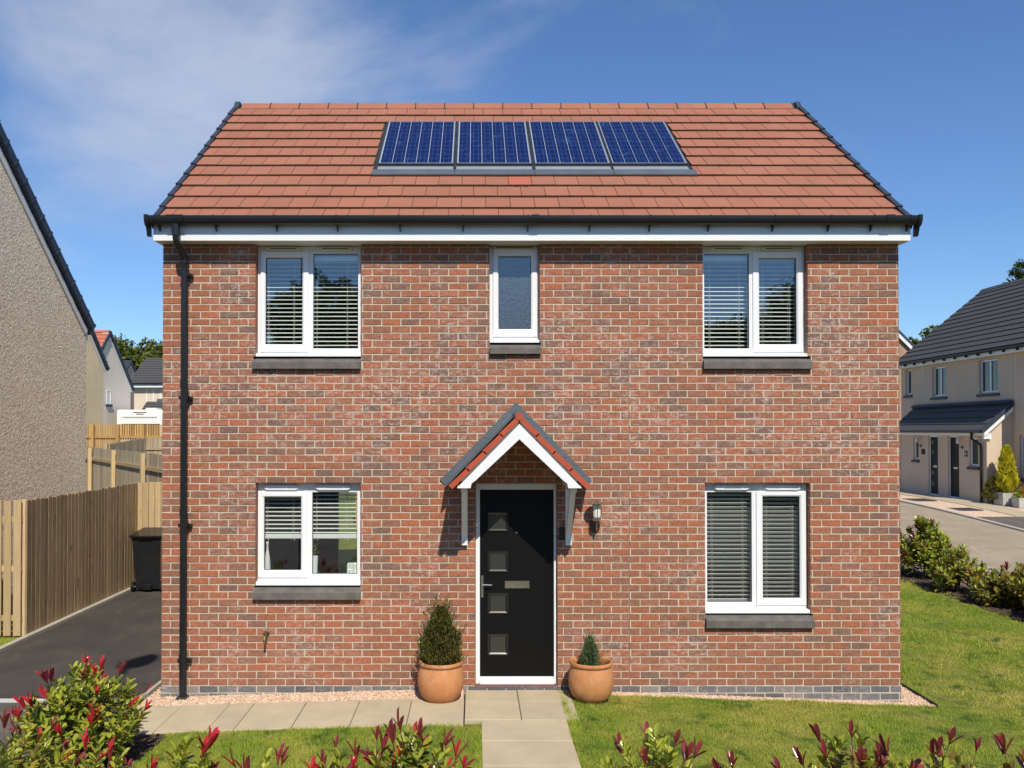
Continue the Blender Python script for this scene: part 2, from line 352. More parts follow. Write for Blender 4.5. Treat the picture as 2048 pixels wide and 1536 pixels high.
M['tree_d'] = leafmat('tree_leaf_dark', (.018,.035,.012), (.05,.075,.022), .9, .6, .15, .2)
M['con_g'] = leafmat('box_foliage', (.09,.10,.02), (.24,.21,.05), 12, .5, .15, .3)
M['con_b'] = leafmat('blue_conifer', (.05,.11,.05), (.13,.22,.11), 12, .5, .15, .3)
M['con_y'] = leafmat('golden_conifer', (.42,.38,.02), (.75,.68,.05), 3, .5, .25, .3)
M['flower'] = leafmat('red_petal', (.62,.012,.03), (.75,.03,.05), 9, .4, .2, .3)
def lawn_mat(name, mul, blades=False):
    m, t, b = newmat(name); p = pos(t)
    a = noise(t, p, .85, 5, .65, .5); f = noise(t, p, 6.5, 4, .7); d = noise(t, p, 2.1, 5, .7, 1.1)
    col = ramp(t, a, [(.30, (.115,.178,.022)), (.48, (.18,.218,.030)), (.66, (.265,.25,.055))])
    col = mixc(t, ramp(t, d, [(.54, (0,0,0)), (.66, (1,1,1))]), col, (.058,.105,.016))
    col = mixc(t, math_(t, 'MULTIPLY', ramp(t, f, [(.52, (0,0,0)), (.75, (1,1,1))]), .5), col, (.33,.26,.11))
    col = mixc(t, 1, col, mul, 'MULTIPLY')
    t.links.new(col, b.inputs['Base Color']); b.inputs['Roughness'].default_value = .7; b.inputs['Specular IOR Level'].default_value = .15
    if blades:
        tl = N(t, 'ShaderNodeBsdfTranslucent'); t.links.new(col, tl.inputs[0]); ms = N(t, 'ShaderNodeMixShader'); ms.inputs[0].default_value = .35
        t.links.new(b.outputs[0], ms.inputs[1]); t.links.new(tl.outputs[0], ms.inputs[2]); t.links.new(ms.outputs[0], t.nodes['Material Output'].inputs[0])
    else: bump(t, b, noise(t, p, 90, 3), .8, .03)
    return m
M['lawn'] = lawn_mat('lawn_turf', .95); M['blades'] = lawn_mat('grass_blades', 2.05, True)
M['far_ground'] = mat('far_ground', (.12,.13,.045), .95, .3, .4)
def gravel_mat():
    m, t, b = newmat('pink_chippings'); p = pos(t)
    vo = N(t, 'ShaderNodeTexVoronoi'); vo.inputs['Scale'].default_value = 45; t.links.new(p, vo.inputs['Vector'])
    col = ramp(t, vo.outputs['Color'], [(.0, (.54,.34,.22)), (.5, (.74,.52,.36)), (1, (.86,.70,.53))])
    t.links.new(col, b.inputs['Base Color']); b.inputs['Roughness'].default_value = .9
    bump(t, b, vo.outputs['Distance'], .8, -.02); return m
M['gravel'] = gravel_mat()
def glass_mat(name, k, tint=(.96,.98,.97), base=0.0):
    m, t, b = newmat(name); t.nodes.remove(b)
    tr = N(t, 'ShaderNodeBsdfTransparent'); tr.inputs[0].default_value = (*tint, 1); gl = N(t, 'ShaderNodeBsdfGlossy'); gl.inputs['Roughness'].default_value = .004; gl.inputs[0].default_value = (.95,.97,1,1)
    ge = N(t, 'ShaderNodeNewGeometry'); dp = N(t, 'ShaderNodeVectorMath', operation='DOT_PRODUCT'); t.links.new(ge.outputs['Normal'], dp.inputs[0]); t.links.new(ge.outputs['Incoming'], dp.inputs[1])
    f = math_(t, 'MULTIPLY_ADD', math_(t, 'POWER', math_(t, 'SUBTRACT', 1, math_(t, 'ABSOLUTE', dp.outputs['Value'])), 5), .85, k)
    bp = N(t, 'ShaderNodeBump'); bp.inputs['Strength'].default_value = .04; bp.inputs['Distance'].default_value = .01; t.links.new(noise(t, pos(t), 2.2, 2), bp.inputs['Height']); t.links.new(bp.outputs[0], gl.inputs['Normal'])
    ms = N(t, 'ShaderNodeMixShader'); t.links.new(f, ms.inputs[0]); t.links.new(tr.outputs[0], ms.inputs[1]); t.links.new(gl.outputs[0], ms.inputs[2]); t.links.new(ms.outputs[0], t.nodes['Material Output'].inputs[0]); return m
M['glass'] = glass_mat('window_glass', .095)
def obscure():
    m, t, b = newmat('obscure_glass'); p = pos(t); n = noise(t, scalevec(t, p, (55, 1, 20)), 1.3, 3, .6, .5)
    b.inputs['Base Color'].default_value = (.045,.06,.07,1); b.inputs['Roughness'].default_value = .22; b.inputs['Specular IOR Level'].default_value = .9; b.inputs['IOR'].default_value = 2.1
    b.inputs['Alpha'].default_value = .93; bump(t, b, n, .36, .012); return m
M['obscure'] = obscure()
def door_mat():
    m, t, b = newmat('black_door'); p = pos(t); g = noise(t, scalevec(t, p, (60, 60, 2.5)), 1.5, 4, .6)
    b.inputs['Base Color'].default_value = (.0035,.0035,.004,1); b.inputs['Roughness'].default_value = .5; b.inputs['Specular IOR Level'].default_value = .2; bump(t, b, g, .12, .002); return m
M['door'] = door_mat()
def cell_mat():
    m, t, b = newmat('solar_cell'); p = pos(t)
    vo = N(t, 'ShaderNodeTexVoronoi'); vo.inputs['Scale'].default_value = 70; t.links.new(scalevec(t, p, (1, 1, 1)), vo.inputs['Vector'])
    col = ramp(t, vo.outputs['Color'], [(0, (.002,.006,.045)), (.6, (.004,.011,.075)), (1, (.006,.018,.10))])
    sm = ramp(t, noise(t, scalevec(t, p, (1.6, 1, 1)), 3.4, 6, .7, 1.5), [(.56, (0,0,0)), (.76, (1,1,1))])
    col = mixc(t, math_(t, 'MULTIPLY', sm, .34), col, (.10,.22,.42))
    t.links.new(col, b.inputs['Base Color']); b.inputs['Roughness'].default_value = .3; b.inputs['Specular IOR Level'].default_value = .3; return m
M['cell'] = cell_mat(); M['busbar'] = mat('panel_backsheet', (.55,.60,.68), .5, .02, 5); M['busthin'] = mat('thin_busbar', (.06,.12,.30), .4, .02, 5)

# ------------------------------------------------------------------ terrain
def sst(a, b, x):
    t = min(1, max(0, (x - a) / (b - a))); return t * t * (3 - 2 * t)
def G(x, y):
    z = 0.0
    if x < -.7: z -= min(.09, .028 * (-.7 - x))
    if x > 1: z -= min(.165, .036 * (x - 1))
    z += .52 * sst(7.5, 24, y)
    if x < 6: z += .85 * sst(21, 34, y) * sst(6, 0, x)
    return z
def sheet(name, xs, ys, dz, mt, kind='structure', parent=None, fn=None, skirt=.16, jit=None):
    """grid of quads that follows the ground; fn(x,y)->(x,y) may bend it"""
    vs = []; fs = []; nx, ny = len(xs), len(ys)
    for y in ys:
        for x in xs:
            a, b = fn(x, y) if fn else (x, y); vs.append((a, b, G(a, b) + dz))
    for j in range(ny-1):
        for i in range(nx-1): k = j*nx+i; fs.append((k, k+1, k+nx+1, k+nx))
    edge = [i for i in range(nx)] + [j*nx+nx-1 for j in range(1, ny)] + [(ny-1)*nx+i for i in range(nx-2, -1, -1)] + [j*nx for j in range(ny-2, 0, -1)]
    base = len(vs)
    for e in edge: v = vs[e]; vs.append((v[0], v[1], v[2] - skirt))
    n = len(edge)
    for i in range(n): j = (i+1) % n; fs.append((edge[j], edge[i], base+i, base+j))
    mb = MB(); mb.add(vs, fs); o = mb.build(name, mt, parent)
    if kind: o['kind'] = kind
    return o
def rng_(a, b, st):
    n = max(1, int(math.ceil((b-a)/st))); return [a + (b-a)*i/n for i in range(n+1)]
def far_ground():
    xs = [-400,-150,-60,-30,-20,-14,-10,-7,-3,0,3,6,9,12,16,20,26,34,60,150,400]; ys = [-300,-120,-60,-30,-15,-8,-4,0,4,7,9,11,13,15,17,19,21,23,25,27,29,31,34,40,60,120,300,500]
    return sheet('ground', xs, ys, -.11, M['far_ground'], skirt=.5)
far_ground()
HX0, HX1, HY1 = -3.68, 4.996, 6.5                       # brick house footprint (front face at y = 0)

sheet('driveway', rng_(-6.70, -3.88, .6), rng_(-.07, 7.35, .6), .0, M['asphalt'])
sheet('driveway_apron', rng_(-14, -4.0, 1), rng_(-9.5, -.17, .8), .0, M['asphalt2'])
sheet('front_road', rng_(-60, 60, 4), rng_(-26, -9.5, 2), -.02, M['asphalt2'])
sheet('side_verge', rng_(-9.6, -6.80, .6), rng_(-.17, 7.35, .5), .0, M['lawn'])
sheet('planting_bed', rng_(-4.0, -3.22, .3), rng_(-9.5, -1.27, .5), .004, M['soil'])
sheet('planting_bed', rng_(-3.22, .04, .5), rng_(-9.5, -3.55, .5), .004, M['soil'])
sheet('planting_bed', rng_(.99, 14, 1), rng_(-9.5, -3.9, .5), .004, M['soil'])
sheet('lawn', rng_(-3.22, .05, .25), rng_(-3.55, -1.255, .25), .0, M['lawn'])
sheet('lawn', rng_(.985, 9.2, .5), rng_(-3.9, -.12, .4), .0, M['lawn'])
sheet('lawn', rng_(5.32, 9.2, .5), rng_(-.12, 14, .5), .002, M['lawn'])
sheet('planting_bed', rng_(9.2, 10.0, .4), rng_(-3.9, 14, .5), .006, M['soil'])
sheet('footway', rng_(10.0, 11.78, .6), rng_(-9.5, 60, 1), .0, M['footway'])
sheet('kerb', [11.78, 11.9], rng_(-9.5, 60, 1), .02, M['kerb'])
sheet('road', rng_(11.9, 16.15, 1), rng_(-9.5, 60, 1), -.03, M['road'])
sheet('kerb', [16.15, 16.32], rng_(-9.5, 60, 1), .02, M['kerb'])
sheet('neighbour_driveway', rng_(16.32, 19.9, .6), rng_(9, 18.25, .8), .0, M['asphalt2'])
sheet('gravel_bed', rng_(16.32, 17.72, .35), rng_(18.25, 32, .8), .01, M['gravel'])
sheet('paved_strip', rng_(17.72, 18.72, .5), rng_(18.25, 32, .8), .03, M['slab'])
sheet('gravel_bed', rng_(18.72, 20.0, .35), rng_(18.25, 32, .8), .005, M['gravel'])
sheet('gravel_bed', rng_(-3.84, -.13, .25), rng_(-.36, -.002, .09), .0, M['gravel'])
sheet('gravel_bed', rng_(1.5, 5.12, .25), rng_(-.13, -.002, .06), .006, M['gravel'])
sheet('gravel_bed', rng_(4.998, 5.32, .1), rng_(-.13, 6.6, .3), .008, M['gravel'])
sheet('rear_garden', rng_(-9.5, 9, 1), rng_(7.36, 22, .8), .0, M['lawn'])
# concrete kerbs and the drain across the drive
sheet('kerb', [-6.795, -6.705], rng_(-.07, 7.2, .6), .045, M['kerb'])
sheet('kerb', [-3.885, -3.84], rng_(-.36, 6.4, .4), .05, M['kerb'])
def drain():
    t = thing('drainage_channel', 'pale grey drainage channel running across the dark driveway', 'drain', (-5.5, -.12, G(-5.5, -.12)))
    mb = MB(); x0, x1 = -8.5, -4.0; z = G(-5, 0)
    mb.box(x0, x1, -.168, -.142, z-.1, z+.016); mb.box(x0, x1, -.098, -.072, z-.1, z+.016); mb.box(x0, x1, -.142, -.098, z-.1, z-.02)
    mb.build('channel', M['drain'], t)
    g = MB(); x = x0
    while x < x1: g.box(x, x+.022, -.1415, -.0985, z-.004, z+.012); x += .038
    o = g.build('grating', M['drain'], t); o['kind'] = 'stuff'
drain()

# ------------------------------------------------------------------ paving slabs
path = thing('path', 'buff concrete slab path along the house and out from the front door', 'path', (0, -.9, 0), kind='structure')
del path['category']; del path['label']
def slab(x0, x1, y0, y1, skew=None):
    g = .004; mb = MB(); x0 += g; x1 -= g; y0 += g; y1 -= g; c = .006
    k = random.uniform(-.003, .003); ti = random.uniform(-.003, .003)
    def z(x, y): return G(x, y) + .016 + k + ti * (x - x0)
    P = [(x0, y0), (x1, y0), (x1, y1), (x0, y1)]
    if skew: P = skew
    cx = sum(p[0] for p in P)/4; cy = sum(p[1] for p in P)/4
    I = [(p[0] + math.copysign(c, cx-p[0]), p[1] + math.copysign(c, cy-p[1])) for p in P]
    vs = [(x, y, z(x, y) - .05) for x, y in P] + [(x, y, z(x, y) - .004) for x, y in P] + [(x, y, z(x, y)) for x, y in I]
    fs = [(8,9,10,11)] + [(i, (i+1) % 4, (i+1) % 4+4, i+4) for i in range(4)] + [(i+4, (i+1) % 4+4, (i+1) % 4+8, i+8) for i in range(4)]
    mb.add(vs, fs); mb.build('slab', M['slab'], path, origin=(cx, cy, G(cx, cy)))
bx = [-3.31, -2.77, -2.49, -1.90, -1.30, -.71, -.118]
for a, b in zip(bx, bx[1:]): slab(a, b, -1.245, -.355)
slab(0, 0, 0, 0, [(-3.44, -1.24), (-3.318, -1.24), (-3.318, -.36), (-3.86, -.36)])
for xa, xb in ((-.112, .488), (.488, 1.10)):
    slab(xa, xb, -.455, -.03); slab(xa, xb, -1.085, -.455)
y = -1.09
while y > -5.2: slab(.062, .962, y-.61, y); y -= .61

# ------------------------------------------------------------------ the brick house
HOUSE = thing('brick_house', 'red brick two storey house with black front door and red tiled roof', 'house', (0, 0, 0))
WALLTOP = 5.238
OPEN = dict(ul=(-2.586, -1.343, 3.915, WALLTOP), ur=(2.684, 3.922, 3.915, WALLTOP), uc=(.171, .760, 4.078, WALLTOP),
            ll=(-2.578, -1.343, 1.222, 2.426), lr=(2.704, 3.936, .895, 2.426), door=(.004, .966, .045, 2.426))
SILLS = [(-2.615, -1.343, 3.765, 3.915), (2.684, 3.955, 3.765, 3.915), (.171, .775, 3.94, 4.078), (-2.60, -1.343, 1.065, 1.222), (2.704, 3.965, .735, .895)]
JX = 1.813
def cut(rects, o):
    out = []
    for (a, b, c, d) in rects:
        x0, x1, z0, z1 = o
        if b <= x0 or a >= x1 or d <= z0 or c >= z1: out.append((a, b, c, d)); continue
        if a < x0: out.append((a, x0, c, d))
        if b > x1: out.append((x1, b, c, d))
        a2, b2 = max(a, x0), min(b, x1)
        if c < z0: out.append((a2, b2, c, z0))
        if d > z1: out.append((a2, b2, z1, d))
    return [r for r in out if r[1]-r[0] > .012 and r[3]-r[2] > .012]
def panel_boxes(mb, rect, opens, y0, y1, swap=False):   # rectangle minus openings, as boxes on a grid
    xs = sorted({rect[0], rect[1], *[min(max(o[0], rect[0]), rect[1]) for o in opens], *[min(max(o[1], rect[0]), rect[1]) for o in opens]})
    zs = sorted({rect[2], rect[3], *[min(max(o[2], rect[2]), rect[3]) for o in opens], *[min(max(o[3], rect[2]), rect[3]) for o in opens]})
    for a, b in zip(xs, xs[1:]):
        run = None
        for c, d in list(zip(zs, zs[1:])) + [(None, None)]:
            solid = c is not None and not any(o[0] < (a+b)/2 < o[1] and o[2] < (c+d)/2 < o[3] for o in opens)
            if solid: run = (run[0], d) if run else (c, d)
            elif run:
                if swap: mb.box(y0, y1, a, b, run[0], run[1])
                else: mb.box(a, b, y0, y1, run[0], run[1])
                run = None
def brick_geo(mb, a, b, c, d, y, depth=.1, rnd=random):
    """front-facing brick (towards -y), face slightly uneven with worn arrises"""
    j = lambda s=.0016: rnd.uniform(-s, s); ch = .0035; q = min(ch, (b-a)/4, (d-c)/4)
    P = [(a+j(), y+.005, c+j()), (b+j(), y+.005, c+j()), (b+j(), y+.005, d+j()), (a+j(), y+.005, d+j())]
    I = [(P[0][0]+q, y+j(), P[0][2]+q), (P[1][0]-q, y+j(), P[1][2]+q), (P[2][0]-q, y+j(), P[2][2]-q), (P[3][0]+q, y+j(), P[3][2]-q)]
    B = [(p[0], y+depth, p[2]) for p in P]
    mb.add(I + P + B, [(0,1,2,3)] + [(4+i, 4+(i+1) % 4, (i+1) % 4, i) for i in range(4)] + [(8+i, 8+(i+1) % 4, 4+(i+1) % 4, 4+i) for i in range(4)])
wall_p = MB()                                            # mortar body of the front leaf
ops = list(OPEN.values())
wops = [(o[0]-.005, o[1]+.005, o[2]-.003, o[3]+.006) for o in ops] + [(s[0]-.002, s[1]+.002, s[2]-.002, s[3]) for s in SILLS]
panel_boxes(wall_p, (HX0+.004, JX-.006, -.35, WALLTOP-.002), wops, .0055, .100)
panel_boxes(wall_p, (JX+.006, HX1-.004, -.35, WALLTOP-.002), wops, .0055, .100)
WALL = wall_p.build('wall', M['mortar'], HOUSE)
jm = MB(); jm.box(JX-.006, JX+.006, .004, .09, -.3, WALLTOP-.002); jm.build('joint', M['sealant'], WALL)
full = []; rest = MB(); plinth = MB()
JT = .0120
for k in range(-3, 64):
    z0 = BZ0 + k*BC; z1 = z0 + BC - JT
    if z0 > WALLTOP - .02: break
    z1 = min(z1, WALLTOP)
    off = -.5*BM if (k+40) % 2 else 0
    i = 0
    while HX0 + off + i*BM < HX1:
        a = HX0 + off + i*BM + (0 if (off + i*BM) <= 0 else 0); b = a + BM - JT; i += 1
        a = max(a, HX0); b = min(b, HX1)
        if HX1 - b < .013: b = HX1
        rs = [(a, b, z0, z1)]
        for o in ops: 
            oo = (o[0], o[1], o[2], o[3]+.002); rs = cut(rs, oo)
        for s in SILLS: rs = cut(rs, (s[0]-.006, s[1]+.006, s[2]-.004, s[3]))
        rs = cut(rs, (JX-.008, JX+.008, -5, 9))
        for r in rs:
            isfull = abs((r[1]-r[0]) - (BM-JT)) < .0008 and abs((r[3]-r[2]) - (BC-JT)) < .0008
            if k <= 0: brick_geo(plinth, *r, random.uniform(-.001, .002))
            elif isfull: full.append(r)
            else: brick_geo(rest, *r, random.uniform(-.002, .002))
full.sort(key=lambda r: (r[0]+.1)**2*1.0 + (r[2]-3.05)**2)
vmesh = []
for q in range(10):
    mb = MB(); rr = random.Random(q); brick_geo(mb, -(BM-JT)/2, (BM-JT)/2, -(BC-JT)/2, (BC-JT)/2, 0, rnd=rr)
    me = bpy.data.meshes.new('brick'); me.from_pydata(mb.v, [], mb.f); me.materials.append(M['brick']); vmesh.append(me)
for r in full[:296]:
    inst('brick', random.choice(vmesh), WALL, ((r[0]+r[1])/2, random.uniform(-.002, .002), (r[2]+r[3])/2), rot=(0, random.uniform(-.004, .004), 0))
for r in full[296:]: brick_geo(rest, *r, random.uniform(-.002, .002))
rest.build('bricks', M['brick'], WALL)['kind'] = 'stuff'
plinth.build('plinth_bricks', M['plinth'], WALL)['kind'] = 'stuff'
# side and rear leaves
RIDGE_Y, RIDGE_Z, EAVE_Y, EAVE_Z = 3.25, 8.115, -.20, 5.50
SL = math.atan2(RIDGE_Z-EAVE_Z, RIDGE_Y-EAVE_Y); CS, SN = math.cos(SL), math.sin(SL)
def side_wall(xo, sgn):
    poly = [(.1005, -.35), (HY1, -.35), (HY1, WALLTOP)] + [(HY1-.02, WALLTOP+.1), (RIDGE_Y, RIDGE_Z-.16), (.1005, EAVE_Z+math.tan(SL)*.3-.10)]
    a, b = (xo+.006, xo+.1) if sgn < 0 else (xo-.1, xo-.006)
    mb = MB(); mb.prism(poly, 'x', a, b); w = mb.build('side_wall', M['mortar'], HOUSE)
    br = MB(); pl = MB()
    for k in range(-3, 96):
        z0 = BZ0 + k*BC; z1 = z0+BC-JT; off = -.5*BM if k % 2 else 0; i = 0
        while True:
            u0 = .115 + off + i*BM; i += 1
            if u0 > HY1-.05: break
            u1 = min(u0+BM-JT, HY1); u0 = max(u0, .115)
            if u1-u0 < .02: continue
            if z1 > WALLTOP:
                lim = RIDGE_Z - .2 - abs((u0+u1)/2 - RIDGE_Y)*math.tan(SL)
                if z1 > lim-.06: continue
            y = random.uniform(-.002, .002); t = MB(); brick_geo(t, u0, u1, z0, z1, y, .06)
            vs = [((xo - v[1]*sgn), v[0], v[2]) for v in t.v] if sgn > 0 else [((xo + v[1]), v[0], v[2]) for v in t.v]
            (pl if k <= 0 else br).add(vs, t.f)
    br.build('bricks', M['brick'], w)['kind'] = 'stuff'; pl.build('plinth_bricks', M['plinth'], w)['kind'] = 'stuff'
side_wall(HX0, -1); side_wall(HX1, 1)
rw = MB(); panel_boxes(rw, (HX0+.1, HX1-.1, -.35, WALLTOP), [(-2.62, -1.2, .15, 2.35)], HY1-.1, HY1); rw.build('rear_wall', M['brick'], HOUSE)
# interior: inner leaf, floors, partitions
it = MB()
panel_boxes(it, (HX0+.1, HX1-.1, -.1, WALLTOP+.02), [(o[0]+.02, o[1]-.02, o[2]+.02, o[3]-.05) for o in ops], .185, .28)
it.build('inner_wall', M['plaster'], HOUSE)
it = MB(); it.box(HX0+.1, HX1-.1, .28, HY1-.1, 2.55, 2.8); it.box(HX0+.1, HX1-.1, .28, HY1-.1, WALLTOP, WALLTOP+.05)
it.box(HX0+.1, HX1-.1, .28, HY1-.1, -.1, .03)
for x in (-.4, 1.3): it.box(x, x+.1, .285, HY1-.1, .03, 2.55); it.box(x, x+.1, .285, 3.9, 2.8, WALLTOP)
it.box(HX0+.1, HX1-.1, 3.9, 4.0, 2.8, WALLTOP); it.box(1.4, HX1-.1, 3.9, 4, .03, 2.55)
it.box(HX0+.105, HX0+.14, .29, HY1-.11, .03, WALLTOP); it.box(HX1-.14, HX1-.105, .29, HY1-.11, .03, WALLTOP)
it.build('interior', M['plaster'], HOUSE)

# fascia, soffit, gutter
mb = MB(); mb.box(-3.715, 5.030, -.215, -.193, 5.238, 5.462); fas = mb.build('fascia', M['fascia'], HOUSE)
mb = MB(); mb.box(-3.715, -3.685, -.1925, .0, 5.238, 5.47); mb.box(5.0, 5.030, -.1925, .0, 5.238, 5.47); mb.build('box_end', M['fascia'], HOUSE)
mb = MB(); mb.box(-3.712, 5.027, -.1925, .185, 5.2405, 5.252); mb.build('soffit', M['soffit'], HOUSE)
mb = MB()
for s in (-1, 1):                                        # sloping barge boards up both verges
    x = -3.733 if s < 0 else 5.024
    z = lambda y: EAVE_Z + (min(y, 2*RIDGE_Y-y) - EAVE_Y)*math.tan(SL)
    mb.prism([(.0, 5.25), (.2, 5.35), (RIDGE_Y, z(RIDGE_Y)-.27), (HY1, 5.35), (HY1+.1, z(HY1+.1)-.07), (RIDGE_Y, z(RIDGE_Y)-.07), (-.1, z(-.1)-.07)], 'x', x, x+.022)
mb.build('barge_board', M['fascia'], HOUSE)
def gutter():
    X0, X1 = -3.745, 5.072; cy, zt, r, h = -.285, 5.500, .062, .098
    outp = [(cy + r*math.cos(a), zt - h*abs(math.sin(a))**.8) for a in [PI + PI*i/12 for i in range(13)]]
    inp = [(cy + (r-.006)*math.cos(a), zt - (h-.006)*abs(math.sin(a))**.8) for a in [2*PI - PI*i/12 for i in range(13)]]
    mb = MB(); mb.prism(outp + inp, 'x', X0, X1); g = mb.build('gutter', M['black'], HOUSE)
    def band(name, x0, x1, e):
        o = [(cy + (r+e)*math.cos(a), zt+.006 - (h+e)*abs(math.sin(a))**.8) for a in [PI + PI*i/12 for i in range(13)]]
        m2 = MB(); m2.prism(o + [(p[0]*1+0, p[1]) for p in inp], 'x', x0, x1); return m2
    for px in (-3.64, -2.99, -2.29, -1.59, -.87, -.145, .60, 1.31, 2.0, 2.68, 3.42, 4.06, 4.55, 4.97):
        m2 = band('', px, px+.014, .006); m2.prism([(cy-.02, zt-.085), (-.2155, zt-.07), (-.2155, zt-.16), (-.235, zt-.16)], 'x', px+.001, px+.013)
        m2.build('gutter_bracket', M['black'], g)
    for a, b in ((-3.53, -3.33), (.645, .735), (4.69, 4.79)): band('', a, b, .009).build('gutter_union', M['black'], g)
    for a, b in ((X0-.03, X0+.012), (X1-.012, X1+.03)):
        m2 = MB(); o = [(cy + (r+.012)*math.cos(t), zt+.008 - (h+.03)*abs(math.sin(t))**.8) for t in [PI + PI*i/12 for i in range(13)]]
        m2.prism(o, 'x', a, b); m2.prism([(cy-.03, zt-.06), (cy+.07, zt-.06), (cy+.08, zt-.22), (cy+.03, zt-.22)], 'x', a+.002, b-.002)
        m2.build('gutter_end', M['black'], g)
gutter()
def downpipe():
    pts = [(-3.43, -.285, 5.42), (-3.43, -.285, 5.25), (-3.43, -.265, 5.205), (-3.40, -.115, 5.075), (-3.40, -.085, 5.03), (-3.40, -.082, 4.9), (-3.40, -.082, -.05)]
    mb = MB(); mb.tube(pts, .038, 16); p = mb.build('downpipe', M['black'], HOUSE); autosmooth(p)
    for z, l in ((5.28, .13), (5.0, .10), (3.55, .08), (2.05, .08), (.33, .11)):
        m2 = MB(); x = -3.43 if z > 5.2 else -3.40; y = -.285 if z > 5.2 else -.082; m2.tube([(x, y, z), (x, y, z+l)], .0445, 16); autosmooth(m2.build('pipe_socket', M['black'], p))
    for z in (4.86, 3.42, 1.93, .36):
        m2 = MB(); m2.box(-3.455, -3.345, -.10, -.004, z-.012, z+.028); m2.box(-3.349, -3.315, -.062, -.002, z-.014, z+.02); m2.tube([(-3.328, -.066, z+.003), (-3.328, -.058, z+.003)], .009, 8); m2.build('pipe_clip', M['black'], p)
    m2 = MB(); m2.cbox(-3.465, -3.335, -.15, -.012, G(-3.4, -.1)-.03, G(-3.4, -.1)+.03, .01); m2.build('gully_adaptor', M['slot'], p)
downpipe()

# ------------------------------------------------------------------ roof
def rp(x, s, n=0, back=False):                           # point on the roof plane: along x, up the slope s, off the plane n
    y = EAVE_Y + s*CS - n*SN; z = EAVE_Z + s*SN + n*CS
    return (x, 2*RIDGE_Y - y if back else y, z)
GA = .3515; TW = .2925; RX0, RX1 = -3.70, 5.02
deck = MB()
L = (RIDGE_Y-EAVE_Y)/CS
for bk in (False, True):
    a = [rp(RX0+.03, .0, -.06, bk), rp(RX1-.03, .0, -.06, bk), rp(RX1-.03, L-.01, -.06, bk), rp(RX0+.03, L-.01, -.06, bk)]
    b = [rp(RX0+.03, .0, -.025, bk), rp(RX1-.03, .0, -.025, bk), rp(RX1-.03, L-.01, -.025, bk), rp(RX0+.03, L-.01, -.025, bk)]
    deck.add(a + b, [(0,3,2,1),(4,5,6,7),(0,1,5,4),(1,2,6,5),(2,3,7,6),(3,0,4,7)])
ROOF = deck.build('roof', M['slot'], HOUSE)
def tile_geo(mb, x0, x1, s0, s1, th=.026, bk=False, gap=.0022):
    gap = .0032; x0 += gap; x1 -= gap; n0, n1 = .018, -.016           # surface height at the butt and at the head
    P = lambda x, s, n: rp(x, s, n, bk)
    vs = [P(x0, s0, n0-th), P(x1, s0, n0-th), P(x1, s1, n1-.008), P(x0, s1, n1-.008), P(x0, s0, n0-.004), P(x1, s0, n0-.004), P(x1, s1, n1), P(x0, s1, n1), P(x0, s0+.006, n0), P(x1, s0+.006, n0)]
    m0 = mb.m
    mb.m = 0; mb.add(vs, [(8,9,6,7), (4,5,9,8), (3,0,4,8,7), (1,2,6,9,5), (0,3,2,1)])
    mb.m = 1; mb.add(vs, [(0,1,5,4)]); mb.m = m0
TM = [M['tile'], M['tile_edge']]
tv = []
for q in range(4):
    mb = MB(); rr = random.Random(q+50); e = rr.uniform(-.0015, .0015); tile_geo(mb, -TW/2, TW/2, 0+e, .40)
    o0 = Vector(rp(0, 0, 0)); me = bpy.data.meshes.new('tile'); me.from_pydata([tuple(Vector(v)-o0) for v in mb.v], [], mb.f)
    for m_ in TM: me.materials.append(m_)
    me.polygons.foreach_set('material_index', mb.mi); tv.append(me)
PX0, PX1, PS0, PS1 = -1.33, 2.84, 1.352, 3.475           # hole for the panels
for r in range(12):
    s0 = -.054 + r*GA; s1 = min(s0+.40, L-.02); off = (-TW*.5 if r % 2 else 0) - .12
    x = RX0 + off
    while x < RX1:
        a, b = max(x, RX0+.015), min(x+TW, RX1-.015); 
        spans = [(a, b)]
        if s0 > PS0-.03 and s0 < PS1-.08: spans = [q for q in ((a, min(b, PX0)), (max(a, PX1), b)) if q[1]-q[0] > .02]
        for a, b in spans:
            if b-a < .02: continue
            if r == 3 and .33 < (a+b)/2 < .63:
                mb = MB(); tile_geo(mb, a, b, s0, s1); mb.build('tile', [M['tile_vent'], M['tile_edge']], ROOF, origin=rp((a+b)/2, s0))
                v = MB(); 
                for q in (-.07, .04): v.obox(rp((a+b)/2+q, s0-.008, -.012), (.05, 0, 0), (0, -.006*CS, -.006*SN), (0, -.015*SN, .015*CS))
                v.build('vent_slot', M['slot'], ROOF); continue
            if b-a > TW-.002 and s1-s0 > .399: inst('tile', random.choice(tv), ROOF, rp((a+b)/2, s0, random.uniform(-.0015, .0015)), rot=(0, random.uniform(-.0015, .0015), 0))
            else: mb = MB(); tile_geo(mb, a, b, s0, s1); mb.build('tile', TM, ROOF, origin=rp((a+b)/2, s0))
        x += TW
bk = MB()
for r in range(12): tile_geo(bk, RX0+.015, RX1-.015, -.054+r*GA, min(-.054+r*GA+.4, L-.02), bk=True)
o = bk.build('rear_tile_courses', TM, ROOF); o['kind'] = 'stuff'
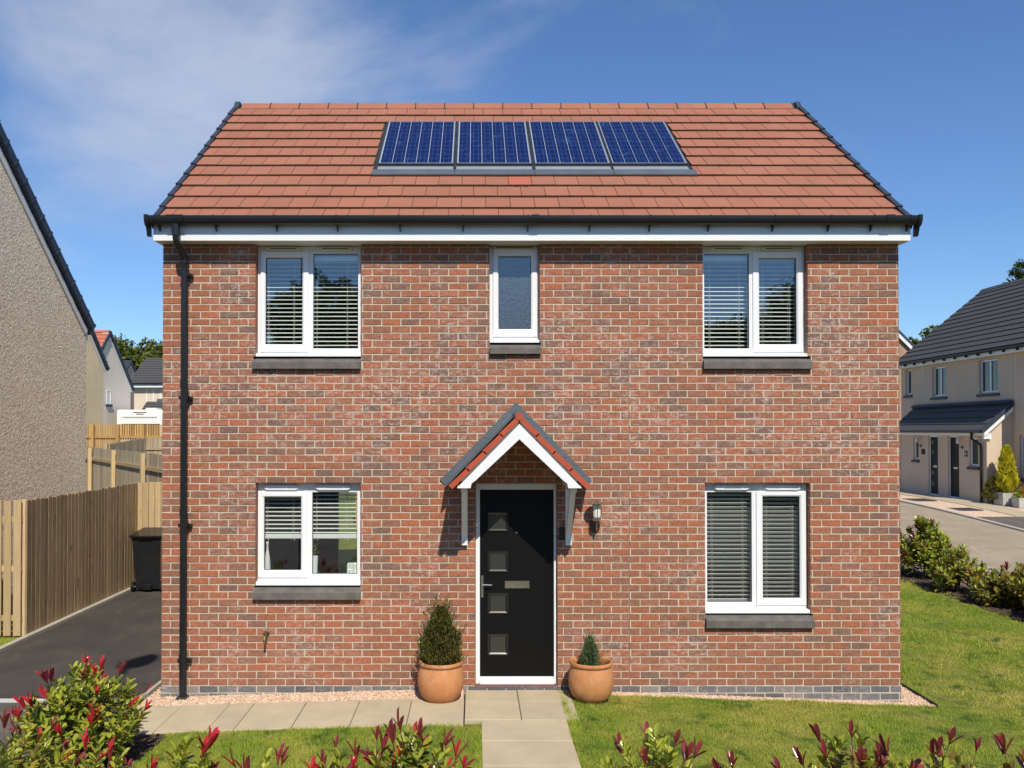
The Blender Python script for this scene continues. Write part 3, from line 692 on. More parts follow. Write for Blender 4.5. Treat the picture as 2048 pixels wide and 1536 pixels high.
# ridge tiles
n = 19; w = (RX1-RX0-.16)/n
for i in range(n):
    x0 = RX0+.08 + i*w; mb = MB(); pr = []
    for rr, rev in ((.0, False), (.022, True)):
        seq = [(RIDGE_Y + s*(.118-rr*.5), RIDGE_Z - .098 + .0*rr) if abs(s) == 1 else (RIDGE_Y + s*.052, RIDGE_Z - rr + .028 - abs(s)*.03) for s in (-1, -.5, 0, .5, 1)]
        pr += list(reversed(seq)) if rev else seq
    mb.prism(pr, 'x', x0+.004, x0+w-.012); mb.build('ridge_tile', M['tile'], ROOF, origin=(x0, RIDGE_Y, RIDGE_Z))
    m2 = MB(); q = [(p[0] + (p[0]-RIDGE_Y)*.08, p[1]+.009) for p in pr[:5]] + [(p[0], p[1]) for p in pr[5:]]
    m2.prism(q, 'x', x0+w-.012, x0+w+.0035); m2.build('ridge_union', M['navy'], ROOF, origin=(x0+w, RIDGE_Y, RIDGE_Z))
# verge units, stepping with the courses
for sgn in (-1, 1):
    xa = RX0 if sgn < 0 else RX1
    for bk_ in (False, True):
        for r in range(12):
            s0 = -.075 + r*GA; s1 = s0+GA+.03 if r < 11 else L-.03; P = lambda x, s, nn: rp(x, s, nn, bk_)
            xi = xa - sgn*.036; xo = xa + sgn*.024
            mb = MB(); q = [(xi, .026), (xo, .026), (xo, -.11), (xo-sgn*.012, -.11), (xo-sgn*.012, .015), (xi, .012)]
            vs = [P(x, s0, nn+(.012 if True else 0)) for x, nn in q] + [P(x, s1, nn-.006) for x, nn in q]
            mb.add(vs, [(0,1,2,3,4,5), (11,10,9,8,7,6)] + [(i, i+6, (i+1) % 6+6, (i+1) % 6) for i in range(6)])
            q2 = [(x + sgn*.006*(1 if abs(x-xo) < .03 else -1), nn+.004) for x, nn in q]
            vs = [P(x, s0-.004, nn+.009) for x, nn in q2] + [P(x, s0+.045, nn+.007) for x, nn in q2]
            mb.add(vs, [(0,1,2,3,4,5), (11,10,9,8,7,6)] + [(i, i+6, (i+1) % 6+6, (i+1) % 6) for i in range(6)])
            mb.build('verge_unit', M['navy'], ROOF, origin=P(xa, s0, 0))
    mb = MB(); mb.prism([(RIDGE_Y-.14, RIDGE_Z-.12), (RIDGE_Y-.14, RIDGE_Z-.08), (RIDGE_Y-.05, RIDGE_Z+.036), (RIDGE_Y+.05, RIDGE_Z+.036), (RIDGE_Y+.14, RIDGE_Z-.08), (RIDGE_Y+.14, RIDGE_Z-.12)], 'x', min(xa, xa-sgn*.05)-(.024 if sgn < 0 else 0), max(xa, xa-sgn*.05)+(.024 if sgn > 0 else 0))
    mb.build('ridge_end_cap', M['navy'], ROOF)

# solar panels set into the roof, each with its own flashing
def rbox(mb, x0, x1, s0, s1, n0, n1):
    vs = [rp(x, s, nn) for nn in (n0, n1) for x, s in ((x0, s0), (x1, s0), (x1, s1), (x0, s1))]
    return mb.add(vs, [(0,3,2,1),(4,5,6,7),(0,1,5,4),(1,2,6,5),(2,3,7,6),(3,0,4,7)])
fl = MB(); rbox(fl, PX0+.004, PX1-.004, PS0+.17, PS1, -.0235, -.012); fl.build('panel_tray', M['darkalu'], ROOF)
SPX = [(-1.265, -.288, 'furthest left'), (-.237, .740, 'second from the left'), (.792, 1.769, 'third from the left'), (1.806, 2.783, 'furthest right')]
cw = None
for (x0, x1, wh) in SPX:
    s0, s1 = 1.70, 3.43
    t = thing('solar_panel', {'furthest left': 'clean blue solar panel furthest left of the row on the red roof', 'second from the left': 'blue solar panel just right of the leftmost one on the red roof', 'third from the left': 'marked blue solar panel just left of the rightmost one on the red roof', 'furthest right': 'blue solar panel at the right end of the row on the red roof'}[wh], 'solar panel', rp((x0+x1)/2, s0, .02), 'solar panels set into the red tiled roof')
    f = MB(); e = .012
    rbox(f, x0, x1, s0, s0+e, .0, .034); rbox(f, x0, x1, s1-e, s1, .0, .034); rbox(f, x0, x0+e, s0+e, s1-e, .0, .034); rbox(f, x1-e, x1, s0+e, s1-e, .0, .034)
    f.build('frame', M['alu'], t)
    b = MB(); rbox(b, x0+e, x1-e, s0+e, s1-e, .0, .024); b.build('backsheet', M['busbar'], t)
    nx, ny = 6, 10; gx, gy = .0055, .0; wx = (x1-x0-2*e-.012-gx*(nx-1))/nx; wy = (s1-s0-2*e-.012)/ny
    if cw is None:
        m_ = MB(); rbox(m_, -wx/2, wx/2, -wy/2+.0012, wy/2-.0012, 0, .003)
        o0 = Vector(rp(0, 0, 0)); cw = bpy.data.meshes.new('cell'); cw.from_pydata([tuple(Vector(v)-o0) for v in m_.v], [], m_.f); cw.materials.append(M['cell'])
    for i in range(nx):
        for j in range(ny):
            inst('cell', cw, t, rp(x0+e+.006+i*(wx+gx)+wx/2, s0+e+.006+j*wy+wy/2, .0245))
    bb = MB()
    for i in range(nx):
        for q in (.28, .72): X = x0+e+.006+i*(wx+gx)+wx*q; rbox(bb, X-.0012, X+.0012, s0+.02, s1-.02, .0276, .0284)
    for j in range(1, ny): S = s0+e+.006+j*wy; rbox(bb, x0+e+.006, x1-e-.006, S-.0026, S+.0026, .0276, .0283)
    bb.build('busbar', M['busthin'], t)['kind'] = 'stuff'
    k = MB(); rbox(k, x0-.022, x1+.022, s0-.025, s0-.004, -.011, .03); rbox(k, x0-.02, x1+.02, s0-.045, s0-.026, -.0115, .012); k.build('lower_rail', M['darkalu'], t)
    k = MB(); rbox(k, x0-.022, x1+.022, s0-.17, s0-.046, -.0112, .006); rbox(k, x0-.022, x1+.022, s0-.185, s0-.171, -.0112, .012); k.build('flashing_strip', M['alu'], t)
    k = MB()
    for X in (x0-.024, x1+.006): rbox(k, X, X+.018, s0-.19, s1+.02, -.011, .028)
    k.build('side_channel', M['darkalu'], t)
ld = MB(); 
for i, (a, b) in enumerate(((-1.33, -.262), (-.262, .766), (.766, 1.787), (1.787, 2.86))): rbox(ld, a+.003, b-.003, 1.335, 1.515, .0005+.0*i, .0195)
ld.build('apron_flashing', M['lead'], ROOF)

# ------------------------------------------------------------------ windows
def ring(mb, o, i, yf, yb, bead=.016, dpt=.014):
    """rectangular frame: outer rect o, inner rect i (x0,x1,z0,z1), sloped glazing bead"""
    def rc(r, y): return [(r[0], y, r[2]), (r[1], y, r[2]), (r[1], y, r[3]), (r[0], y, r[3])]
    b = (i[0]-bead, i[1]+bead, i[2]-bead, i[3]+bead); c = .004; oc = (o[0]+c, o[1]-c, o[2]+c, o[3]-c)
    L_ = [rc(o, yb), rc(o, yf+c), rc(oc, yf), rc(b, yf), rc(i, yf+dpt), rc(i, yb)]
    vs = [v for l in L_ for v in l]; fs = []
    for k in range(5):
        for q in range(4): fs.append((k*4+q, k*4+(q+1) % 4, k*4+4+(q+1) % 4, k*4+4+q))
    return mb.add(vs, fs)
YF = .098
def window(key, panes, vents, uc=False, glass='glass'):
    x0, x1, z0, z1 = OPEN[key]; z0 += .045
    w = place(bpy.data.objects.new('window', None), HOUSE, ((x0+x1)/2, YF, z0)); COL.objects.link(w); w.empty_display_size = .1
    f = MB(); holes = []
    for kind, o, g in panes: holes.append(g if kind == 'fixed' else (o[0]+.012, o[1]-.012, o[2]+.012, o[3]-.012))
    panel_boxes(f, (x0+.003, x1-.003, z0, z1-.003), holes, YF, YF+.062); f.build('frame', M['upvc'], w)
    for kind, o, g in panes:
        if kind == 'sash': m_ = MB(); ring(m_, o, g, YF-.018, YF+.03); m_.build('sash', M['upvc'], w)
        else: m_ = MB(); ring(m_, (g[0]-.03, g[1]+.03, g[2]-.03, g[3]+.03), g, YF-.0035, YF+.03); m_.build('bead', M['upvc'], w)
        m_ = MB(); m_.box(g[0]-.01, g[1]+.01, YF+.0305, YF+.0345, g[2]-.01, g[3]+.01); m_.build('pane', M[glass], w)
        m_ = MB(); ring(m_, (g[0]-.002, g[1]+.002, g[2]-.002, g[3]+.002), (g[0]+.004, g[1]-.004, g[2]+.004, g[3]-.004), YF+.0152, YF+.030, .002, .002); m_.build('gasket', M['black'], w)
    s = MB(); s.prism([(YF-.001, z0+.004), (.014, z0-.008), (.010, z0-.012), (.010, z0-.042), (YF-.001, z0-.042)], 'x', x0+.002-(.02 if key in ('ll',) else 0)*0, x1-.002); s.build('drip_sill', M['upvc'], w)
    for (a, b, za, zb) in vents:
        v = MB(); h = (zb-za)/2; cz = (za+zb)/2; q = []
        for k, (yy, e) in enumerate(((YF-.0005, 0), (YF-.022, 0), (YF-.032, .012))):
            q.append([(a+h*.9*0+e, yy, cz-h*.35), (a+h+e, yy, za+e*.5), (b-h-e, yy, za+e*.5), (b-e, yy, cz-h*.35), (b-e, yy, cz+h*.35), (b-h-e, yy, zb-e*.5), (a+h+e, yy, zb-e*.5), (a+e, yy, cz+h*.35)])
        vs = [p for l in q for p in l]; fs = [tuple(range(16, 24))] + [(k*8+i, k*8+(i+1) % 8, k*8+8+(i+1) % 8, k*8+8+i) for k in range(2) for i in range(8)]
        v.add(vs, fs); vo = v.build('trickle_vent', M['cream'] if key[0] == 'u' else M['upvc'], w)
        v = MB(); v.box(a+.05, b-.05, YF-.0335, YF-.031, cz-.006, cz+.003); v.build('vent_slot', M['slot'], w) if key[0] == 'u' else None
    # sloping cast stone sill in the brickwork
    sx = [q for q in SILLS if abs(q[3]-OPEN[key][2]) < .003 and abs((q[0]+q[1])/2-(x0+x1)/2) < .05][0]
    hh = sx[3]-sx[2]; s = MB(); s.prism([(.10, sx[3]-.004), (.06, sx[3]-.012), (-.052, sx[3]-hh*.42), (-.056, sx[3]-hh*.46), (-.056, sx[2]+.004), (-.052, sx[2]), (.0, sx[2]), (.10, sx[2])], 'x', sx[0], sx[1])
    s.build('stone_sill', M['sill'], w)
    return w
def vx(px): return (px-950)/168.35
def vz(py): return 3.05 + (860-py)/168.35 - (.0 if py > 800 else .004)
def rect(xa, xb, ya, yb): return (vx(xa), vx(xb), vz(yb), vz(ya))
zc_u = (vz(500.5), 5.229)
window('ul', [('sash', rect(521, 617, 502, 703), rect(530.5, 604.5, 514, 688)), ('fixed', None, rect(626, 716, 506, 696))], [(vx(532), vx(601), *zc_u), (vx(635), vx(705), *zc_u)])
window('ur', [('fixed', None, rect(1409, 1499, 506, 696)), ('sash', rect(1506, 1606, 502, 703), rect(1519, 1594, 515, 688))], [(vx(1420), vx(1491), *zc_u), (vx(1523), vx(1593), *zc_u)])
window('uc', [('sash', rect(986, 1074, 497, 673), rect(997, 1062, 511, 657.5))], [(vx(984), vx(1075), vz(496), 5.229)], glass='obscure')
window('ll', [('sash', rect(517, 616, 983, 1154), rect(529, 603, 994, 1139.5)), ('fixed', None, rect(625, 715, 984, 1147))], [(vx(529), vx(599), vz(980), vz(969.5)), (vx(632), vx(703), vz(980), vz(969.5))])
window('lr', [('fixed', None, rect(1413, 1502.5, 984, 1203)), ('sash', rect(1511, 1610, 983, 1209), rect(1524, 1598, 993, 1195))], [(vx(1426), vx(1498), vz(980), vz(969.5)), (vx(1527), vx(1600), vz(980), vz(969.5))])

# venetian blinds behind the panes
def blind(label, x0, x1, zt, zb, tilt, pitch=.0500, rail=True, cords=(.17, .74), part=M['slat']):
    t = thing('venetian_blind', label, 'blind', ((x0+x1)/2, .232, zt), 'white venetian blinds in the front windows')
    w = (x1-x0); m_ = MB(); d = .025; c, s = math.cos(tilt), math.sin(tilt); th = .0035
    prof = [(-d, 0), (-d*.5, .003), (0, .004), (d*.5, .003), (d, 0)]
    pts = [(a, b) for a, b in prof] + [(a, b-th) for a, b in reversed(prof)]
    pts = [(a*c - b*s, a*s + b*c) for a, b in pts]; m_.prism(pts, 'x', -w/2, w/2)
    me = bpy.data.meshes.new('slat'); me.from_pydata(m_.v, [], m_.f); me.materials.append(part)
    z = zt - .05
    while z > zb + .03:
        inst('slat', me, t, ((x0+x1)/2, .232, z), rot=(random.uniform(-.02, .02), random.uniform(-.0015, .0015), 0)); z -= pitch
    h = MB(); h.box(x0, x1, .205, .26, zt-.035, zt+.02); h.build('head_rail', part, t)
    if rail: h = MB(); h.cbox(x0, x1, .205, .258, z+.005-.028, z+.03, .006); h.build('bottom_rail', part, t)
    for q in cords:
        X = x0 + w*q; h = MB(); h.tube([(X, .2055, zt-.02), (X, .2055, z+.02)], .0022, 6); h.tube([(X, .2585, zt-.02), (X, .2585, z+.02)], .0022, 6)
        if rail and zb < 2.0 and zt < 3: h.tube([(X-.02, .2, z-.03), (X, .203, z), (X+.02, .2, z-.04)], .004, 6)
        h.build('cord', M['cord'], t)
    return t
def bx_(a, b): return vx(a)*1.012, vx(b)*1.012
for nm, a, b, zt, zb, ti, l in (
    ('ul', 522, 611, 5.12, 3.95, .30, 'white slatted blind in the opening casement of the upper left window'), ('ul', 616, 722, 5.12, 3.95, .30, 'white slatted blind behind the wider right pane of the upper left window'),
    ('ur', 1402, 1506, 5.12, 3.95, .30, 'white slatted blind behind the wider left pane of the upper right window'), ('ur', 1511, 1602, 5.12, 3.95, .30, 'white slatted blind in the right casement of the upper right window'),
    ('ll', 520, 611, 2.37, 1.755, .15, 'half raised white blind in the left casement of the lower left window'), ('ll', 616, 722, 2.37, 1.755, .15, 'half raised white blind in the right pane of the lower left window'),
    ('lr', 1404, 1512, 2.37, .985, -.55, 'closed looking grey white blind in the left pane of the lower right window'), ('lr', 1516, 1606, 2.37, .985, -.55, 'closed looking grey white blind in the right casement of the lower right window')):
    X0, X1 = bx_(a, b); blind(l, X0, X1, zt, zb, ti)
# window board ornaments
wb = MB(); wb.box(-2.56, -1.36, .165, .36, 1.262, 1.282); wb.build('window_board', M['upvc'], HOUSE)
t = thing('potted_plant', 'small green plant in a tall white pot on the lower left window board', 'plant', (-1.915, .20, 1.283))
p = MB(); p.lathe([(.026, 0), (.036, .24), (.036, .26), (.030, .26), (.028, .2)], (-1.915, .20, 1.283), 16); p.build('pot', M['upvc'], t, smooth=False)
lf = MB()
for k in range(26):
    a = random.uniform(0, 6.28); r = random.uniform(0, .028); z = 1.55 + random.uniform(0, .13); c = Vector((-1.915 + r*math.cos(a), .2 + r*math.sin(a), z)); u = Vector((math.cos(a), math.sin(a), .6))*.022; v = Vector((-math.sin(a), math.cos(a), .2))*.013
    lf.add([c, c+u*.5+v, c+u, c+u*.5-v], [(0,1,2,3)])
lf.build('leaves', M['leaf_g'], t)['kind'] = 'stuff'
t = thing('white_bottle', 'slim white bottle on the left end of the lower left window board', 'bottle', (-2.505, .2, 1.283))
p = MB(); p.lathe([(.042, 0), (.045, .02), (.03, .25), (.014, .33), (.012, .40), (.016, .41), (.016, .43)], (-2.485, .2, 1.283), 18); p.build('bottle_body', M['upvc'], t, smooth=True)
t = thing('white_box', 'white slatted box on the right end of the lower left window board', 'box', (-1.46, .21, 1.283))
p = MB(); p.cbox(-1.53, -1.385, .18, .27, 1.283, 1.455, .006); p.build('box_body', M['slat'], t)
p = MB(); 
for k in range(3): p.box(-1.50+k*.04, -1.496+k*.04, .176, .1795, 1.29, 1.45)
p.build('groove', M['kerb'], t)

# ------------------------------------------------------------------ front door
def door():
    x0, x1, z0, z1 = OPEN['door']
    d = place(bpy.data.objects.new('front_door', None), HOUSE, ((x0+x1)/2, .07, z0)); COL.objects.link(d)
    f = MB(); f.cbox(x0+.003, .0575, .066, .13, z0+.012, z1-.004, .004); f.cbox(.9325, x1-.003, .066, .13, z0+.012, z1-.004, .004); f.cbox(.058, .932, .0665, .1295, 2.345, z1-.0045, .004); f.build('frame', M['upvc'], d)
    f = MB(); f.prism([(.03, .062), (.03, .092), (.09, .112), (.13, .112), (.13, .062)], 'x', .060, .930); f.cbox(.0605, .9295, .085, .12, .1125, .134, .004); f.build('threshold', M['upvc'], d)
    f = MB(); f.box(x0+.0, x1+.0, .005, .13, .02, .0605); f.build('step', M['step'], d)
    lf = MB(); lf.cbox(.061, .929, .095, .135, .138, 2.341, .004); leaf = lf.build('leaf', M['door'], d)
    for ya, yb in ((1029, 1057), (1107.5, 1138), (1190.5, 1221), (1272, 1303)):
        a, b = (981-950)/168.4, (1010.5-950)/168.4; za, zb = 3.05+(860-yb)/168.4, 3.05+(860-ya)/168.4
        m_ = MB(); ring(m_, (a-.035, b+.035, za-.035, zb+.035), (a, b, za, zb), .083, .097, .018, .012); m_.build('glazing_frame', M['doortrim'], d)
        m_ = MB(); m_.box(a-.002, b+.002, .0925, .0945, za-.002, zb+.002); m_.build('pane', M['doorglass'], d)
    f = MB(); a, b, za, zb = (1009.5-950)/168.4, (1059-950)/168.4, 3.05+(860-1176)/168.4, 3.05+(860-1160.5)/168.4
    f.cbox(a, b, .0855, .0948, za, zb, .004); f.build('letterbox', M['steel'], d); f = MB(); f.cbox(a+.012, b-.012, .081, .0854, za+.014, zb-.012, .0015); f.build('letterbox_flap', M['steel'], d)
    f = MB(); f.cbox(.072, .103, .083, .0947, 1.065, 1.33, .006); h = f.build('handle_plate', M['steel'], d); f = MB(); f.tube([(.087, .083, 1.225), (.087, .045, 1.225)], .009, 10); f.tube([(.083, .043, 1.225), (.12, .041, 1.226), (.198, .043, 1.222)], [.010, .009, .008], 10); autosmooth(f.build('handle', M['steel'], d))
    f = MB(); f.tube([(.0875, .0825, 1.12), (.0875, .078, 1.12)], .013, 12); f.build('lock_cylinder', M['steel'], d)
    f = MB(); f.tube([(.493, .0948, 1.834), (.493, .088, 1.834)], .011, 12); f.build('spy_hole', M['steel'], d)
m, t_, b_ = newmat('door_glass'); b_.inputs['Base Color'].default_value = (.035,.037,.032,1); b_.inputs['Roughness'].default_value = .2; b_.inputs['Specular IOR Level'].default_value = .7; bump(t_, b_, noise(t_, pos(t_), 90, 3), .6, .006); M['doorglass'] = m
M['doortrim'] = mat('door_moulding', (.012,.012,.013), .22, .1, 5, spec=.7)
door()

# ------------------------------------------------------------------ canopy over the door
def canopy():
    cx, yf = .482, -.79
    c = place(bpy.data.objects.new('porch_canopy', None), HOUSE, (cx, 0, 2.42)); COL.objects.link(c)
    a = math.atan2(.746, .727); ca, sa = math.cos(a), math.sin(a)
    apex = 3.20
    for s in (-1, 1):                                    # tiled slopes with a red dry verge that steps at each course
        Lc = 1.045; n = 4; g = Lc/n; mb = MB()
        P = lambda q, y, h: (cx + s*(q*ca + h*sa), y, apex - q*sa + h*ca)
        for k in range(n):
            q0 = .02+k*g; q1 = q0+g+.01; m_ = MB(); vs = [P(q0, y, h) for y in (yf+.05, -.004) for h in (-.018, .0)] + [P(q1, y, h) for y in (yf+.05, -.004) for h in (-.012, .020)]
            m_.add(vs, [(0,1,3,2), (4,6,7,5), (1,5,7,3), (0,2,6,4), (0,4,5,1), (2,3,7,6)]); m_.build('canopy_tile_course', M['navy'] if False else M['tile_dark'], c)
            m_ = MB(); e = .03
            q = [(yf+.049, .020), (yf-.008, .020), (yf-.008, -.036), (yf+.002, -.036), (yf+.002, .010), (yf+.049, .010)]
            vs = [P(q0-.004, y, h-.003) for y, h in q] + [P(q1, y, h+.006) for y, h in q]
            m_.add(vs, [(0,1,2,3,4,5), (11,10,9,8,7,6)] + [(i, i+6, (i+1) % 6+6, (i+1) % 6) for i in range(6)]); m_.build('red_verge', M['redtrim'], c)
        m_ = MB(); vs = []                               # lead upstand against the wall, and its apron dressed over the tiles
        q0, q1 = -.0, 1.15
        for q in (q0, q1):
            for y, h in ((-.0025, .028), (-.0025, .125), (-.012, .125), (-.014, .045), (-.30, .036), (-.30, .028)): vs.append(P(q if q > 0 else -h*math.tan(a)+.0005, y, h))
        for i in (0,): pass
        m_.add(vs, [(0,1,2,3,4,5), (11,10,9,8,7,6)] + [(i, i+6, (i+1) % 6+6, (i+1) % 6) for i in range(6)]); m_.build('flashing', M['lead'], c)
        for q in (.10, .42, .74, 1.04):
            x, y, z = P(q, -.012, .10); m_ = MB(); m_.tube([(x, -.012, z), (x, -.020, z)], .011, 8); m_.build('flashing_bolt', M['bolt'], c)
    m_ = MB(); m_.tube([(cx, yf+.05, apex+.004), (cx, -.02, apex+.02)], .046, 14); autosmooth(m_.build('ridge_roll', M['lead'], c)); m_ = MB(); m_.tube([(cx, yf-.014, apex-.002), (cx, yf+.05, apex-.002)], .042, 14); autosmooth(m_.build('ridge_end', M['redtrim'], c))
    # white gable: barge boards, feet, plain soffit
    zb = 2.419; t1 = math.tan(a)
    xo = .675; A_o = 3.116; A_i = 2.951
    outer = [(cx-xo, zb), (cx-xo, A_o - xo*t1), (cx, A_o), (cx+xo, A_o - xo*t1), (cx+xo, zb)]
    inner = [(cx+xo-.145, zb), (cx+xo-.155, zb+.05), (cx+xo-.20, zb+.085), (cx, A_i)]
    innl = [(cx-(p[0]-cx), p[1]) for p in reversed(inner[:-1])]
    def plate(y0, y1, s):
        m_ = MB(); h = [(cx, A_o), (cx+s*xo, A_o - xo*t1), (cx+s*xo, zb), (cx+s*(xo-.145), zb), (cx+s*(xo-.155), zb+.05), (cx+s*(xo-.20), A_i-(xo-.20)*(A_i-zb-.085)/(xo-.20)), (cx, A_i)]
        m_.prism(h, 'y', y0, y1); return m_
    for s in (-1, 1):
        plate(yf, yf+.03, s).build('bargeboard', M['upvc'], c)
        m_ = MB(); P = lambda q, y, h: (cx + s*(q*ca + h*sa), y, apex - q*sa + h*ca)
        vs = [P(q, y, h) for q in (.03, 1.0) for y in (yf+.031, -.003) for h in (-.055, -.035)]
        m_.add(vs, [(0,1,3,2), (4,6,7,5), (1,5,7,3), (0,2,6,4), (0,4,5,1), (2,3,7,6)]); m_.build('canopy_lining', M['soffit'], c)
        m_ = MB(); xa = cx+s*xo; xb = cx+s*(xo-.14); m_.box(min(xa, xb)+.002, max(xa, xb)-.002, yf+.031, -.003, zb+.001, zb+.075); m_.build('side_beam', M['upvc'], c)
        # gallows bracket
        xm = -.122 if s < 0 else 1.094; b = place(bpy.data.objects.new('gallows_bracket', None), c, (xm, 0, 1.7)); COL.objects.link(b)
        m_ = MB(); m_.cbox(xm-.036, xm+.036, -.062, -.002, 1.70, zb-.002, .006)
        m_.build('bracket_post', M['upvc'], c)
        m_ = MB(); m_.obox((xm-.03, -.05, 1.80), (.06, 0, 0), (0, -.50, .60), (0, .045, .04)); m_.build('bracket_brace', M['upvc'], c)
        m_ = MB(); m_.cbox(xm-.034, xm+.034, -.60, -.0625, zb-.062, zb-.003, .006); m_.build('bracket_arm', M['upvc'], c)
        m_ = MB(); m_.tube([(xm, -.062, 1.75), (xm, -.068, 1.75)], .009, 8); m_.tube([(xm, -.062, 2.25), (xm, -.068, 2.25)], .009, 8); m_.build('screw_cap', M['cream'], c)
        bpy.data.objects.remove(b)
canopy()

# ------------------------------------------------------------------ things fixed to the wall
def wall_lamp():
    x, z = 1.412, 1.93; t = thing('wall_lamp', 'steel wall lantern with a round flat cap and opal glass right of the front door', 'lamp', (x, 0, z))
    m_ = MB(); vs = [(x + .056*math.cos(2*PI*i/24), -.002, z + .082*math.sin(2*PI*i/24)) for i in range(24)] + [(x + .053*math.cos(2*PI*i/24), -.022, z + .079*math.sin(2*PI*i/24)) for i in range(24)]
    m_.add(vs, [tuple(range(24, 48))] + [(i, (i+1) % 24, (i+1) % 24+24, i+24) for i in range(24)]); m_.build('back_plate', M['darksteel'], t)
    m_ = MB(); m_.tube([(x, -.02, z-.045), (x, -.09, z-.05), (x, -.132, z-.02), (x, -.14, z+.055)], .0075, 8); autosmooth(m_.build('arm', M['steel'], t))
    m_ = MB(); m_.lathe([(.046, 2.0), (.05, 2.005), (.05, 2.035), (.044, 2.04)], (x, -.14, 0), 24); autosmooth(m_.build('collar', M['steel'], t))
    m_ = MB(); m_.lathe([(.042, 2.041), (.045, 2.06), (.045, 2.185)], (x, -.14, 0), 24); autosmooth(m_.build('glass_cylinder', M['glassy_white'], t))
    m_ = MB()
    for k in range(4): a = PI/4*1 + k*PI/2 - PI/4; m_.tube([(x+.051*math.cos(a), -.14+.051*math.sin(a), 2.035), (x+.051*math.cos(a), -.14+.051*math.sin(a), 2.2)], .003, 6)
    m_.build('cage_bar', M['darksteel'], t)
    m_ = MB(); m_.lathe([(.05, 2.187), (.103, 2.197), (.105, 2.203), (.06, 2.215), (.02, 2.228), (.008, 2.24)], (x, -.14, 0), 32); autosmooth(m_.build('cap', M['steel'], t))
wall_lamp()
t = thing('doorbell', 'small black keypad doorbell between the door frame and the wall lantern', 'doorbell', (1.017, 0, 1.756))
m_ = MB(); m_.cbox(.99, 1.045, -.028, -.002, 1.757, 1.915, .006); m_.build('bell_housing', M['black'], t)
m_ = MB(); m_.tube([(1.018, -.0285, 1.80), (1.018, -.032, 1.80)], .014, 14); m_.build('bell_button', M['darksteel'], t)
def tap():
    x, z = -2.44, .66; t = thing('garden_tap', 'small brass outdoor tap on the brick wall below the lower left window', 'tap', (x, 0, z))
    m_ = MB(); m_.tube([(x, -.002, z), (x, -.012, z)], .026, 12); m_.tube([(x, -.01, z), (x, -.07, z), (x, -.10, z-.01), (x, -.115, z-.05)], [.012, .014, .012, .013], 10); m_.tube([(x, -.06, z), (x, -.06, z+.06)], .009, 8); m_.tube([(x, -.115, z-.05), (x, -.115, z-.085)], .016, 10); autosmooth(m_.build('tap_body', M['brass'], t))
    m_ = MB(); m_.tube([(x-.035, -.06, z+.062), (x+.04, -.062, z+.055)], .007, 8); m_.tube([(x+.03, -.062, z+.05), (x+.03, -.062, z+.075)], .009, 8); m_.build('tap_handle', M['bolt'], t)
    m_ = MB(); m_.tube([(x, -.012, z), (x-.002, -.012, z-.10)], .009, 8); m_.build('pipe_stub', M['brass'], t)
tap()

# ------------------------------------------------------------------ foliage helpers
def sprigs(name, P, D, Ls, Ws, mats, parent, mi=None):   # thin diamond blades: positions, directions, lengths, widths
    n = len(P); D = D/np.linalg.norm(D, axis=1, keepdims=True); r = rng.normal(size=(n, 3)); S = np.cross(D, r); S /= np.linalg.norm(S, axis=1, keepdims=True)
    Ls = Ls[:, None]; Ws = Ws[:, None]
    V = np.stack([P, P + D*Ls*.55 + S*Ws, P + D*Ls, P + D*Ls*.55 - S*Ws], axis=1).reshape(-1, 3)
    F = np.arange(n*4).reshape(-1, 4); return nmesh(name, V, F, mats, parent, mi)
def pot(x, y, R_, H, label, zoff=0):
    z = G(x, y) + .005 + zoff; t = thing('terracotta_pot', label, 'plant pot', (x, y, z), 'terracotta pots either side of the front door')
    pr = [(.60, 0), (.72, .03), (.90, .14), (1.02, .32), (1.06, .50), (1.03, .68), (.96, .82), (.925, .87), (.925, .89), (.98, .905), (1.0, .935), (.995, .975), (.97, 1.0), (.93, 1.0), (.90, .98), (.875, .93), (.87, .86), (.93, .72)]
    m_ = MB(); m_.lathe([(a*R_, b*H) for a, b in pr], (x, y, z), 48); autosmooth(m_.build('pot', M['terracotta'], t), 60)
    m_ = MB(); m_.lathe([(.0001, .80*H), (.5*R_, .815*H), (.93*R_, .79*H)], (x, y, z), 24, cap=False); m_.build('potting_soil', M['compost'], t)
    return z + .8*H
